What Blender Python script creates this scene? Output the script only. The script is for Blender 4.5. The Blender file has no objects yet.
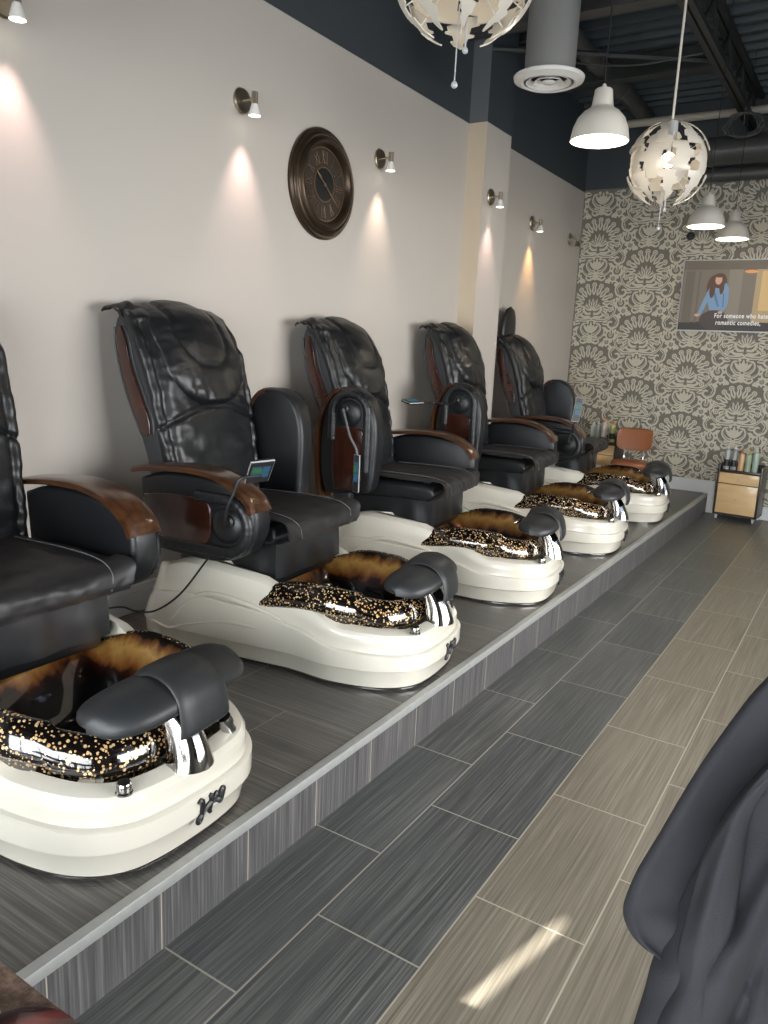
import bpy, bmesh, math, random
from mathutils import Vector, Matrix, noise
PI = math.pi
R = math.radians
SC = bpy.context.scene
COL = SC.collection
random.seed(7)

# ------------------------------------------------------------------ camera
CAM = Vector((1.2622, 0.0, 1.4539))
YAW, PITCH, ROLL = 0.5569, 0.2108, 0.0456
fw = Vector((-math.sin(YAW)*math.cos(PITCH), math.cos(YAW)*math.cos(PITCH), -math.sin(PITCH)))
r0 = Vector((math.cos(YAW), math.sin(YAW), 0)); u0 = r0.cross(fw)
rt = math.cos(ROLL)*r0 + math.sin(ROLL)*u0
up = -math.sin(ROLL)*r0 + math.cos(ROLL)*u0
cd = bpy.data.cameras.new('camera'); cam = bpy.data.objects.new('camera', cd); COL.objects.link(cam)
cd.sensor_fit = 'VERTICAL'; cd.sensor_height = 24.0; cd.lens = 769.18/1024*24.0
cd.clip_start = 0.02
cam.matrix_world = Matrix(((rt.x, up.x, -fw.x, CAM.x), (rt.y, up.y, -fw.y, CAM.y), (rt.z, up.z, -fw.z, CAM.z), (0, 0, 0, 1)))
SC.camera = cam

# ------------------------------------------------------------------ world, light, exposure
vs = SC.view_settings
vs.view_transform = 'Standard'; vs.look = 'None'; vs.gamma = 1.0; vs.use_curve_mapping = False
vs.exposure = 0.0
w = bpy.data.worlds.new('sky_world'); SC.world = w; w.use_nodes = True
nt = w.node_tree; bg = nt.nodes['Background']
bg.inputs['Color'].default_value = (0.62, 0.76, 1.0, 1); bg.inputs['Strength'].default_value = 1.6

def area(name, loc, target, sx, sy, power, color, spread=PI):
    l = bpy.data.lights.new(name, 'AREA'); l.shape = 'RECTANGLE'; l.size = sx; l.size_y = sy
    l.energy = power; l.color = color
    o = bpy.data.objects.new(name, l); COL.objects.link(o); o.location = loc
    o.rotation_euler = (Vector(target)-Vector(loc)).to_track_quat('-Z', 'Y').to_euler()
    o['kind'] = 'structure'; l.spread = spread
    return o
# daylight through the glazed shop front behind the camera
area('daylight_front', (1.1, -2.15, 1.15), (0.0, 4, -0.9), 4.2, 1.9, 165, (0.93, 0.97, 1.0), R(115))
# daylight through the side glazing to the right of the aisle
area('daylight_side', (4.35, 3.5, 1.35), (0, 3.8, -0.6), 4.6, 1.5, 165, (1.0, 0.98, 0.95), R(104))
# unseen overhead area light, added as the ceiling's share of the lighting
area('overhead_fill', (2.6, 3.4, 3.5), (1.9, 3.8, 0), 1.6, 5.5, 20, (1.0, 0.9, 0.76))
SUN_EL, SUN_DIR = R(33), Vector((-0.10, -0.436, 0)).normalized()     # from the floor patch back towards the sun
sl = bpy.data.lights.new('sun', 'SUN'); sl.energy = 60.0; sl.angle = R(0.5); sl.color = (1, 0.96, 0.9)
so = bpy.data.objects.new('sun', sl); COL.objects.link(so)
sun_to = SUN_DIR*-1*math.cos(SUN_EL) + Vector((0, 0, -math.sin(SUN_EL)))
so.rotation_euler = sun_to.to_track_quat('-Z', 'Y').to_euler(); so.location = (0.2, -4, 4)

# ------------------------------------------------------------------ node helpers
def srgb(r, g, b):
    f = lambda c: ((c/255)/12.92 if c/255 <= 0.04045 else (((c/255)+0.055)/1.055)**2.4)
    return (f(r), f(g), f(b), 1)

class NT:
    def __init__(s, name):
        s.m = bpy.data.materials.new(name); s.m.use_nodes = True; s.t = s.m.node_tree
        s.b = s.t.nodes['Principled BSDF']
    def n(s, typ, **kw):
        nd = s.t.nodes.new(typ)
        for k, v in kw.items():
            if k in nd.inputs: s.set(nd.inputs[k], v)
            else: setattr(nd, k, v)
        return nd
    def set(s, inp, v):
        if isinstance(v, bpy.types.NodeSocket): s.t.links.new(v, inp)
        else: inp.default_value = v
    def p(s, name, v): s.set(s.b.inputs[name], v)
    def obj(s): return s.n('ShaderNodeTexCoord').outputs['Object']
    def geo(s): return s.n('ShaderNodeNewGeometry').outputs['Position']
    def mapv(s, vec, loc=(0, 0, 0), rot=(0, 0, 0), scale=(1, 1, 1)):
        m = s.n('ShaderNodeMapping'); s.t.links.new(vec, m.inputs['Vector'])
        m.inputs['Location'].default_value = loc; m.inputs['Rotation'].default_value = rot; m.inputs['Scale'].default_value = scale
        return m.outputs[0]
    def noise(s, vec, scale=5, detail=3, rough=0.5):
        q = s.n('ShaderNodeTexNoise'); s.t.links.new(vec, q.inputs['Vector'])
        q.inputs['Scale'].default_value = scale; q.inputs['Detail'].default_value = detail; q.inputs['Roughness'].default_value = rough
        return q.outputs['Fac']
    def math(s, op, a, b=0.0, c=None, clamp=False):
        q = s.n('ShaderNodeMath', operation=op); q.use_clamp = clamp
        s.set(q.inputs[0], a); s.set(q.inputs[1], b)
        if c is not None: s.set(q.inputs[2], c)
        return q.outputs[0]
    def ramp(s, fac, stops):
        q = s.n('ShaderNodeValToRGB'); s.t.links.new(fac, q.inputs[0]); e = q.color_ramp.elements
        while len(e) < len(stops): e.new(0.5)
        for el, (p_, c_) in zip(e, stops): el.position = p_; el.color = c_ if len(c_) == 4 else (*c_, 1)
        return q.outputs[0]
    def mix(s, fac, a, b, typ='MIX'):
        q = s.n('ShaderNodeMix', data_type='RGBA', blend_type=typ); s.set(q.inputs[0], fac); s.set(q.inputs[6], a); s.set(q.inputs[7], b)
        return q.outputs[2]
    def bump(s, h, strength=0.3, dist=0.01):
        q = s.n('ShaderNodeBump'); s.t.links.new(h, q.inputs['Height']); q.inputs['Strength'].default_value = strength
        q.inputs['Distance'].default_value = dist; s.t.links.new(q.outputs[0], s.b.inputs['Normal'])

def simple(name, col, rough=0.5, metal=0.0, var=0.08, nscale=12, bump=0.0, coat=0.0, spec=None):
    m = NT(name); c = srgb(*col); v = m.obj(); n = m.noise(v, nscale, 3)
    m.p('Base Color', m.mix(n, tuple(x*(1-var) for x in c[:3])+(1,), tuple(min(1, x*(1+var)) for x in c[:3])+(1,)))
    m.p('Roughness', rough); m.p('Metallic', metal)
    if coat: m.p('Coat Weight', coat); m.p('Coat Roughness', 0.06)
    if spec is not None: m.p('Specular IOR Level', spec)
    if bump: m.bump(m.noise(v, nscale*4, 2), bump, 0.004)
    return m.m

def emit(name, col, strength):
    m = NT(name); m.p('Base Color', (0.02, 0.02, 0.02, 1)); m.p('Emission Color', srgb(*col)); m.p('Emission Strength', strength); return m.m

M = {}
def tile_material(name, along, origin, row0, mode):
    """rectangular tiles 0.61 x 0.305, fine streaks along 'along' (0 = x, 1 = y)"""
    m = NT(name); g = m.geo(); sp = m.n('ShaderNodeSeparateXYZ'); m.t.links.new(g, sp.inputs[0])
    X, Y, Z = sp.outputs
    a, b = (X, Y) if along == 0 else (Y, X)
    if mode == 'riser': a, b = Z, Y
    cb = m.n('ShaderNodeCombineXYZ'); m.set(cb.inputs[0], m.math('SUBTRACT', a, origin)); m.set(cb.inputs[1], m.math('SUBTRACT', b, row0))
    br = m.n('ShaderNodeTexBrick'); m.t.links.new(cb.outputs[0], br.inputs['Vector'])
    br.inputs['Scale'].default_value = 1.0; br.inputs['Brick Width'].default_value = 0.61; br.inputs['Row Height'].default_value = 0.307 if mode == 'floor' else 0.305
    br.inputs['Mortar Size'].default_value = 0.0026; br.inputs['Mortar Smooth'].default_value = 0.1
    br.inputs['Color1'].default_value = (0, 0, 0, 1); br.inputs['Color2'].default_value = (1, 1, 1, 1); br.inputs['Mortar'].default_value = (0.5, 0.5, 0.5, 1)
    br.inputs['Bias'].default_value = 0.0
    br.offset = 0.5; br.offset_frequency = 2
    rnd = br.outputs['Color']; mor = br.outputs['Fac']
    cs = m.n('ShaderNodeCombineXYZ')
    if mode == 'riser': m.set(cs.inputs[0], m.math('MULTIPLY', Z, 2.0)); m.set(cs.inputs[1], m.math('MULTIPLY', Y, 170.0))
    else:
        m.set(cs.inputs[0], m.math('MULTIPLY', a, 2.2)); m.set(cs.inputs[1], m.math('MULTIPLY', b, 150.0))
    m.set(cs.inputs[2], m.math('MULTIPLY', rnd, 9.0))
    st = m.noise(cs.outputs[0], 1.0, 4, 0.65)
    big = m.noise(g, 2.6, 2)
    st2 = m.math('MULTIPLY', m.math('SUBTRACT', st, 0.5), m.math('MULTIPLY_ADD', big, 1.4, 0.25))
    st3 = m.math('ADD', st2, 0.5)
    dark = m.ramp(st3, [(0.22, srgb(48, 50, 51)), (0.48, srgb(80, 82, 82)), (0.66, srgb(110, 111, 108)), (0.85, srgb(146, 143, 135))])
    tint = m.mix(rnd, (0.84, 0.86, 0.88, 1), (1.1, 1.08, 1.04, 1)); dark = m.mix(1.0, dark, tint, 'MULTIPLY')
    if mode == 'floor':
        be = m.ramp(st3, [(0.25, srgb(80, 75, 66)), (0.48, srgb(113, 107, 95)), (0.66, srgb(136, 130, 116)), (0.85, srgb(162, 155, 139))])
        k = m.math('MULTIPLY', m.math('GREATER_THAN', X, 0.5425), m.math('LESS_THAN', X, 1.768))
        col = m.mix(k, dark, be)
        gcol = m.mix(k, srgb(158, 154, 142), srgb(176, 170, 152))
    else:
        col = dark; gcol = srgb(132, 128, 118)
    if mode == 'platform': col = m.mix(1.0, col, (1.10, 1.0, 0.95, 1), 'MULTIPLY')
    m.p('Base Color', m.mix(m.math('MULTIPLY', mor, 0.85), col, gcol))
    m.p('Roughness', m.math('MULTIPLY_ADD', st, 0.25, 0.22 if mode != 'riser' else 0.35))
    h = m.math('SUBTRACT', m.math('MULTIPLY', st, 0.25), m.math('MULTIPLY', mor, 1.0))
    m.bump(h, 0.25, 0.002)
    return m.m
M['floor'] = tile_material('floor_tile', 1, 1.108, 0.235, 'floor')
M['platform'] = tile_material('platform_tile', 0, -0.33+0.61, 0.13, 'platform')
# riser: 0.305 wide, joints vertical
def riser_mat():
    m = NT('riser_tile'); g = m.geo(); sp = m.n('ShaderNodeSeparateXYZ'); m.t.links.new(g, sp.inputs[0]); X, Y, Z = sp.outputs
    q = m.math('FRACT', m.math('DIVIDE', m.math('SUBTRACT', Y, 1.0995-0.0015), 0.305))
    mor = m.math('LESS_THAN', q, 0.0105)
    idx = m.math('FLOOR', m.math('DIVIDE', m.math('SUBTRACT', Y, 1.0995), 0.305))
    cs = m.n('ShaderNodeCombineXYZ'); m.set(cs.inputs[0], m.math('MULTIPLY', Y, 160.0)); m.set(cs.inputs[1], m.math('MULTIPLY', Z, 2.5)); m.set(cs.inputs[2], m.math('MULTIPLY', idx, 3.7))
    st = m.noise(cs.outputs[0], 1.0, 3, 0.6)
    c = m.ramp(st, [(0.25, srgb(52, 52, 54)), (0.5, srgb(82, 81, 82)), (0.75, srgb(116, 113, 112))])
    m.p('Base Color', m.mix(mor, c, srgb(170, 164, 148))); m.p('Roughness', 0.42); m.bump(st, 0.15, 0.002)
    return m.m
M['riser'] = riser_mat()

def wall_paint(name, col, rough=0.6):
    m = NT(name); g = m.geo(); n = m.noise(g, 0.9, 3); c = srgb(*col)
    m.p('Base Color', m.mix(n, tuple(x*0.95 for x in c[:3])+(1,), tuple(min(1, x*1.04) for x in c[:3])+(1,)))
    m.p('Roughness', rough); m.bump(m.noise(g, 180, 2), 0.05, 0.002); return m.m
M['wall'] = wall_paint('greige_paint', (188, 182, 174))
M['walldark'] = wall_paint('charcoal_paint', (62, 68, 72), 0.5)
M['walldark_lit'] = wall_paint('lit_charcoal_paint', (104, 108, 110), 0.5)  # charcoal as lit on the column's camera-facing side, light put into the colour
M['wall_lit'] = wall_paint('warm_lit_paint', (206, 190, 166))  # wall paint with the warm light on the column's camera-facing side painted in
M['trim'] = simple('white_trim', (214, 216, 216), 0.4, var=0.03)
M['paper_dark'] = simple('wallpaper_ground', (118, 113, 103), 0.6, var=0.12, nscale=40)
M['paper_light'] = simple('wallpaper_motif', (200, 195, 176), 0.45, var=0.06, nscale=30)
M['deck'] = simple('deck_steel', (66, 74, 78), 0.6, 0.0, var=0.15)
M['joist'] = simple('joist_steel', (58, 60, 60), 0.5, 0.3, var=0.2)
M['duct'] = simple('grey_duct', (146, 146, 143), 0.42, 0.1, var=0.06, nscale=3)
M['ductdark'] = simple('dark_duct', (84, 84, 82), 0.45, 0.3, var=0.1, nscale=3)
M['pipe'] = simple('pale_pipe', (180, 172, 158), 0.5)
M['petal'] = simple('petal_plastic', (206, 199, 186), 0.35, var=0.02)
M['enamel'] = simple('shade_enamel', (206, 201, 190), 0.35, var=0.02)
M['white'] = simple('white_enamel', (232, 230, 224), 0.35, var=0.02)
M['cord_black'] = simple('black_cord', (26, 26, 28), 0.6)
M['cord_white'] = simple('white_cord', (226, 218, 204), 0.5)
M['chrome'] = simple('chrome', (176, 174, 172), 0.09, 1.0, var=0.02)
M['nickel'] = simple('brushed_nickel', (186, 176, 156), 0.3, 1.0, var=0.1)
M['alu'] = simple('aluminium_strip', (172, 174, 172), 0.5, 0.5, var=0.12, nscale=30)
M['black_plastic'] = simple('black_plastic', (22, 23, 25), 0.4)
M['rubber'] = simple('black_foam', (36, 38, 40), 0.46, var=0.12, nscale=25, bump=0.1)
M['bulb'] = emit('lit_bulb', (255, 240, 214), 6.0)
M['bulb_in'] = emit('lamp_inside', (255, 246, 226), 7.0)
M['gel'] = simple('gelcoat_white', (214, 210, 197), 0.2, var=0.025, nscale=4, coat=0.5)
M['black_gap'] = simple('dark_plinth', (22, 22, 24), 0.6)

def leather(name, col, rough=0.36, wr=0.35):
    m = NT(name); v = m.obj(); c = srgb(*col); n = m.noise(v, 7, 4)
    m.p('Base Color', m.mix(n, tuple(x*0.85 for x in c[:3])+(1,), tuple(x*1.2 for x in c[:3])+(1,)))
    m.p('Roughness', m.math('MULTIPLY_ADD', n, 0.14, rough-0.06)); m.p('Specular IOR Level', 0.5)
    wv = m.mapv(v, scale=(1, 1, 0.6)); a = m.noise(wv, 10, 2, 0.45); b = m.noise(v, 260, 2)
    h = m.math('ADD', a, m.math('MULTIPLY', b, 0.05)); m.bump(h, wr, 0.02); return m.m
M['leather'] = leather('black_leather', (21, 23, 25), 0.36, 0.3)
M['leather_pad'] = leather('black_leather_pad', (20, 22, 25), 0.40, 0.15)
M['cover'] = leather('soft_leather_cover', (30, 29, 31), 0.46, 0.3)
M['shell'] = simple('charcoal_shell', (44, 46, 49), 0.45, var=0.06)
M['piping'] = simple('grey_piping', (96, 98, 100), 0.5)

def wood(name, c1, c2, rough=0.22, scale=9):
    m = NT(name); v = m.mapv(m.obj(), scale=(1.0, 5, 5)); n = m.noise(v, scale, 3, 0.55)
    m.p('Base Color', m.ramp(n, [(0.3, srgb(*c1)), (0.7, srgb(*c2))])); m.p('Roughness', rough); m.p('Coat Weight', 0.5); m.p('Coat Roughness', 0.1); return m.m
M['wood'] = wood('walnut_trim', (46, 26, 15), (80, 50, 28), 0.28)
M['redwood'] = wood('mahogany_panel', (40, 19, 13), (66, 34, 24), 0.2, 4)
M['maple'] = wood('maple_front', (206, 172, 122), (222, 190, 140), 0.45, 3)
M['darkwood'] = wood('espresso_wood', (32, 20, 16), (50, 34, 26), 0.4)

def bowl_out():
    m = NT('speckled_glass'); v = m.obj()
    vo = m.n('ShaderNodeTexVoronoi'); m.t.links.new(v, vo.inputs['Vector']); vo.inputs['Scale'].default_value = 112; vo.inputs['Randomness'].default_value = 1.0
    sp = m.n('ShaderNodeSeparateColor'); m.t.links.new(vo.outputs['Color'], sp.inputs[0])
    rad = m.math('MULTIPLY_ADD', sp.outputs[0], 0.36, 0.16)
    big = m.noise(v, 5, 2); dens = m.math('GREATER_THAN', m.math('ADD', sp.outputs[1], m.math('MULTIPLY', m.math('SUBTRACT', big, 0.5), 1.2)), 0.22)
    k = m.math('MULTIPLY', m.math('LESS_THAN', vo.outputs['Distance'], rad), dens)
    gold = m.mix(sp.outputs[2], srgb(190, 140, 84), srgb(232, 208, 160))
    m.p('Base Color', m.mix(k, srgb(13, 10, 9), gold)); m.p('Metallic', m.math('MULTIPLY', k, 0.35)); m.p('Roughness', m.math('MULTIPLY_ADD', k, 0.2, 0.09))
    m.p('Coat Weight', 1.0); m.p('Coat Roughness', 0.03)
    return m.m
def bowl_in():
    m = NT('gilded_inner_glass'); v = m.obj(); sp = m.n('ShaderNodeSeparateXYZ'); m.t.links.new(v, sp.inputs[0])
    n = m.noise(m.mapv(v, scale=(1, 1, 0.5)), 15, 3, 0.55)
    band = m.math('MULTIPLY_ADD', m.math('SUBTRACT', n, 0.5), 0.11, sp.outputs[2])
    c = m.ramp(m.math('MULTIPLY', band, 2.5), [(0.54, srgb(10, 7, 7)), (0.62, srgb(52, 18, 10)), (0.68, srgb(150, 94, 42)), (0.77, srgb(200, 156, 84)), (0.83, srgb(140, 92, 46)), (0.88, srgb(20, 13, 10))])
    m.p('Base Color', c); m.p('Metallic', 0.55); m.p('Roughness', 0.3); m.p('Coat Weight', 1.0); m.p('Coat Roughness', 0.04)
    m.bump(n, 0.2, 0.005); return m.m
M['bowl'] = bowl_out(); M['bowl_in'] = bowl_in()
M['screen'] = emit('remote_screen_dark', (16, 24, 34), 0.25)
M['scr_g'] = emit('remote_screen_green', (50, 150, 70), 0.4)
M['scr_b'] = emit('remote_screen_blue', (40, 120, 165), 0.4)
M['silver'] = simple('silver_plastic', (190, 192, 194), 0.35, 0.2)

# ------------------------------------------------------------------ geometry helpers
def link(name, me, mat, parent=None):
    o = bpy.data.objects.new(name, me); COL.objects.link(o)
    for mm in (mat if isinstance(mat, (list, tuple)) else [mat]): me.materials.append(mm)
    if parent is not None: o.parent = parent
    return o
def tag(o, label=None, cat=None, group=None, kind=None):
    if label: o['label'] = label
    if cat: o['category'] = cat
    if group: o['group'] = group
    if kind: o['kind'] = kind
    return o
def thing(name, label, cat, loc=(0, 0, 0), rz=0, group=None):
    o = bpy.data.objects.new(name, None); COL.objects.link(o); o.empty_display_size = 0.1
    o.location = loc; o.rotation_euler = (0, 0, rz); return tag(o, label, cat, group)

class MB:
    """collects shapes into one mesh"""
    def __init__(s): s.v = []; s.f = []; s.mi = []; s.cur = 0
    def add(s, vs_, fs_):
        b = len(s.v); s.v += [tuple(v) for v in vs_]; s.f += [tuple(b+i for i in f) for f in fs_]; s.mi += [s.cur]*len(fs_); return s
    def box(s, x0, x1, y0, y1, z0, z1, mtx=None, bev=0.0):
        if bev > 0:
            bm = bmesh.new(); bmesh.ops.create_cube(bm, size=1)
            for v in bm.verts: v.co = Vector(((x0+x1)/2+v.co.x*(x1-x0), (y0+y1)/2+v.co.y*(y1-y0), (z0+z1)/2+v.co.z*(z1-z0)))
            bmesh.ops.bevel(bm, geom=bm.edges[:], offset=bev, segments=3, affect='EDGES', profile=0.5)
            return s.bm(bm, mtx)
        vv = [Vector((x, y, z)) for x in (x0, x1) for y in (y0, y1) for z in (z0, z1)]
        if mtx: vv = [mtx @ v for v in vv]
        return s.add(vv, [(0, 1, 3, 2), (4, 6, 7, 5), (0, 4, 5, 1), (2, 3, 7, 6), (0, 2, 6, 4), (1, 5, 7, 3)])
    def bm(s, bm, mtx=None):
        bm.verts.index_update(); vv = [(mtx @ v.co if mtx else v.co.copy()) for v in bm.verts]
        s.add(vv, [[v.index for v in f.verts] for f in bm.faces]); bm.free(); return s
    def rings(s, rings, closed=True, cap0=True, cap1=True):
        n = len(rings[0]); vv = [p for r_ in rings for p in r_]; ff = []
        for i in range(len(rings)-1):
            for j in range(n if closed else n-1):
                k = (j+1) % n; ff.append((i*n+j, i*n+k, (i+1)*n+k, (i+1)*n+j))
        if cap0: ff.append(tuple(reversed(range(n))))
        if cap1: ff.append(tuple((len(rings)-1)*n+j for j in range(n)))
        return s.add(vv, ff)
    def tube(s, pts, r, seg=8, caps=True):
        pts = [Vector(p) for p in pts]; rr = r if isinstance(r, (list, tuple)) else [r]*len(pts)
        rings = []; prev = None
        for i, p in enumerate(pts):
            t = (pts[min(i+1, len(pts)-1)]-pts[max(i-1, 0)]).normalized()
            if prev is None:
                a = Vector((0, 0, 1)) if abs(t.z) < 0.9 else Vector((1, 0, 0)); nrm = t.cross(a).normalized()
            else: nrm = (prev - t*prev.dot(t)).normalized()
            prev = nrm; bn = t.cross(nrm)
            rings.append([p + (nrm*math.cos(2*PI*k/seg)+bn*math.sin(2*PI*k/seg))*rr[i] for k in range(seg)])
        return s.rings(rings, True, caps, caps)
    def lathe(s, prof, seg=32, mtx=None, caps=False):
        rings = [[Vector((r_*math.cos(2*PI*k/seg), r_*math.sin(2*PI*k/seg), z)) for k in range(seg)] for r_, z in prof]
        if mtx: rings = [[mtx @ p for p in r_] for r_ in rings]
        return s.rings(rings, True, caps, caps)
    def prism(s, poly, y0, y1, plane='xz', bev=0.0, mtx=None, segs=3):
        """extrude polygon; plane xz along y, xy along z, yz along x"""
        bm = bmesh.new()
        def P(a, b, c): return {'xz': (a, c, b), 'xy': (a, b, c), 'yz': (c, a, b)}[plane]
        v0 = [bm.verts.new(P(a, b, y0)) for a, b in poly]; v1 = [bm.verts.new(P(a, b, y1)) for a, b in poly]
        n = len(poly); bm.faces.new(v0); bm.faces.new(list(reversed(v1)))
        for i in range(n): bm.faces.new((v0[i], v1[i], v1[(i+1) % n], v0[(i+1) % n]))
        bmesh.ops.recalc_face_normals(bm, faces=bm.faces[:])
        if bev > 0:
            rim = [e for e in bm.edges if len(e.link_faces) == 2 and any(len(f.verts) == n for f in e.link_faces)]
            bmesh.ops.bevel(bm, geom=rim, offset=bev, segments=segs, affect='EDGES', profile=0.5)
        return s.bm(bm, mtx)
    def sphere(s, c, r, seg=16, sc=(1, 1, 1)):
        bm = bmesh.new(); bmesh.ops.create_uvsphere(bm, u_segments=seg, v_segments=seg//2+2, radius=r)
        return s.bm(bm, Matrix.Translation(c) @ Matrix.Diagonal((*sc, 1)))
    def build(s, name, mat, parent=None, smooth=True, recalc=True, angle=38):
        me = bpy.data.meshes.new(name); me.from_pydata([tuple(v) for v in s.v], [], s.f); 
        for i, p in enumerate(me.polygons): p.material_index = s.mi[i]; p.use_smooth = smooth
        if recalc:
            bm = bmesh.new(); bm.from_mesh(me); bmesh.ops.recalc_face_normals(bm, faces=bm.faces[:]); bm.to_mesh(me); bm.free()
        if smooth:
            try: me.set_sharp_from_angle(angle=R(angle))
            except Exception: pass
        me.update()
        return link(name, me, mat, parent)

def interp(pts, t):
    """piecewise smooth interpolation of y over sorted x"""
    if t <= pts[0][0]: return pts[0][1]
    for (a, b), (c, d) in zip(pts, pts[1:]):
        if t <= c:
            u = (t-a)/(c-a); u = u*u*(3-2*u); return b+(d-b)*u
    return pts[-1][1]
def catmull(pts, n):
    P = [Vector(p) for p in pts]; P = [P[0]*2-P[1]]+P+[P[-1]*2-P[-2]]; out = []
    for i in range(1, len(P)-2):
        for k in range(n):
            t = k/n; a, b, c, d = P[i-1], P[i], P[i+1], P[i+2]
            out.append(0.5*((2*b)+(c-a)*t+(2*a-5*b+4*c-d)*t*t+(3*b-a-3*c+d)*t**3))
    out.append(P[-2].copy()); return out
def spow(a, e): return math.copysign(abs(a)**e, a)
def fold(x, y, z=0.0, s=1.0): return noise.noise(Vector((x*s, y*s, z*s)))

def sweep_pad(path, half_w, half_t, disp=None, nper=12, seg=56, e_y=0.35, e_n=0.6, yoff=0):
    """padded slab swept along a path in x,z; width along y. half_w, half_t: functions of s"""
    mb = MB(); c = catmull([(x, 0, z) for x, z in path], nper); rings = []
    L = [0]
    for a, b in zip(c, c[1:]): L.append(L[-1]+(b-a).length)
    for i, p in enumerate(c):
        s_ = L[i]/L[-1]; t = (c[min(i+1, len(c)-1)]-c[max(i-1, 0)]).normalized(); n = Vector((t.z, 0, -t.x))
        endk = min(1.0, min(s_, 1-s_)/0.04+0.12) ** 0.5
        ring = []
        for k in range(seg):
            a = 2*PI*k/seg; y = half_w(s_)*spow(math.cos(a), e_y); q = half_t(s_)*spow(math.sin(a), e_n)*endk
            d = disp(s_, y, q) if (disp and math.sin(a) > -0.01) else 0
            ring.append(p + n*(q+d) + Vector((0, y+yoff, 0)))
        rings.append(ring)
    return mb.rings(rings)
# ------------------------------------------------------------------ room
H = 0.1887                                      # platform height
WX, FY, RX, BY, CZ = -1.535, 8.06, 4.2, -2.0, 3.86
PZ = 3.075                                      # top of the pale paint
def struct(o): o['kind'] = 'structure'; return o
m = MB().box(-0.02, RX+0.1, BY-0.1, FY+0.1, -0.1, 0.0); struct(m.build('floor', M['floor'], smooth=False))
m = MB().box(WX, -0.010, BY, FY, 0.0, H-0.004); struct(m.build('platform_floor', M['platform'], smooth=False))
m = MB().box(-0.0095, 0.0, BY, FY, 0.0, H-0.030); struct(m.build('trim_1', M['riser'], smooth=False))
m = MB().box(-0.026, 0.003, BY, FY, H-0.030, H, bev=0.0012); struct(m.build('trim_2', M['alu']))
m = MB().box(WX-0.12, WX, BY, FY+0.1, -0.1, PZ); m.cur = 1; m.box(WX-0.12, WX, BY, FY+0.1, PZ, CZ); struct(m.build('wall_left', [M['wall'], M['walldark']], smooth=False))
m = MB(); m.cur = 2; m.box(WX, -1.392, 5.430, 5.865, H, PZ); m.cur = 0; m.box(WX, -1.392, 5.425, 5.4305, H, PZ); m.cur = 1; m.box(WX, -1.392, 5.430, 5.865, PZ, CZ-0.01); m.cur = 3; m.box(WX, -1.392, 5.425, 5.4305, PZ, CZ-0.01); struct(m.build('wall_column', [M['wall_lit'], M['walldark'], M['wall'], M['walldark_lit']], smooth=False))
m = MB().box(WX-0.1, RX+0.1, FY+0.002, FY+0.12, -0.1, PZ+0.02); m.cur = 1; m.box(WX-0.1, RX+0.1, FY-0.001, FY+0.12, PZ+0.02, CZ)
wf = struct(m.build('wall_far', [M['paper_dark'], M['walldark']], smooth=False))
# right wall with wide glazing, back wall with the shop front
def wall_with_hole(name, axis, c0, c1, a0, a1, h0, h1, z0, z1, mat):
    m = MB()
    def bx(p0, p1, q0, q1):
        if axis == 'x': m.box(c0, c1, p0, p1, q0, q1)
        else: m.box(p0, p1, c0, c1, q0, q1)
    bx(a0, h0, -0.1, CZ); bx(h1, a1, -0.1, CZ); bx(h0, h1, -0.1, z0); bx(h0, h1, z1, CZ)
    return struct(m.build(name, mat, smooth=False))
wall_with_hole('wall_right', 'x', RX, RX+0.12, BY, FY, 0.9, 5.6, 0.7, 2.75, M['wall'])
wall_with_hole('wall_back', 'y', BY-0.12, BY, WX-0.1, RX+0.1, -1.2, 3.0, 0.2, 2.75, M['wall'])
def glass_mat():
    m = NT('window_glass'); tr = m.n('ShaderNodeBsdfTransparent'); gl = m.n('ShaderNodeBsdfGlossy'); gl.inputs['Roughness'].default_value = 0.02
    mx = m.n('ShaderNodeMixShader'); mx.inputs[0].default_value = 0.06; out = m.t.nodes['Material Output']
    m.t.links.new(tr.outputs[0], mx.inputs[1]); m.t.links.new(gl.outputs[0], mx.inputs[2]); m.t.links.new(mx.outputs[0], out.inputs['Surface']); return m.m
M['glass'] = glass_mat()
def window(name, axis, c, a0, a1, z0, z1, n):
    t = bpy.data.objects.new(name, None); COL.objects.link(t); struct(t)
    fr, pn = MB(), MB()
    def bx(mb, p0, p1, q0, q1, d=0.03):
        if axis == 'x': mb.box(c-d, c+d, p0, p1, q0, q1)
        else: mb.box(p0, p1, c-d, c+d, q0, q1)
    for i in range(n+1):
        p = a0+(a1-a0)*i/n; bx(fr, p-0.03, p+0.03, z0, z1)
    bx(fr, a0, a1, z0, z0+0.06); bx(fr, a0, a1, z1-0.06, z1); bx(pn, a0+0.02, a1-0.02, z0+0.02, z1-0.02, 0.003)
    struct(fr.build('window_frame', M['alu'], t, smooth=False)); struct(pn.build('window_pane', M['glass'], t, smooth=False))
window('window_1', 'y', BY-0.06, -1.2, 3.0, 0.2, 2.75, 4)
window('window_2', 'x', RX+0.06, 0.9, 5.6, 0.7, 2.75, 4)
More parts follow.
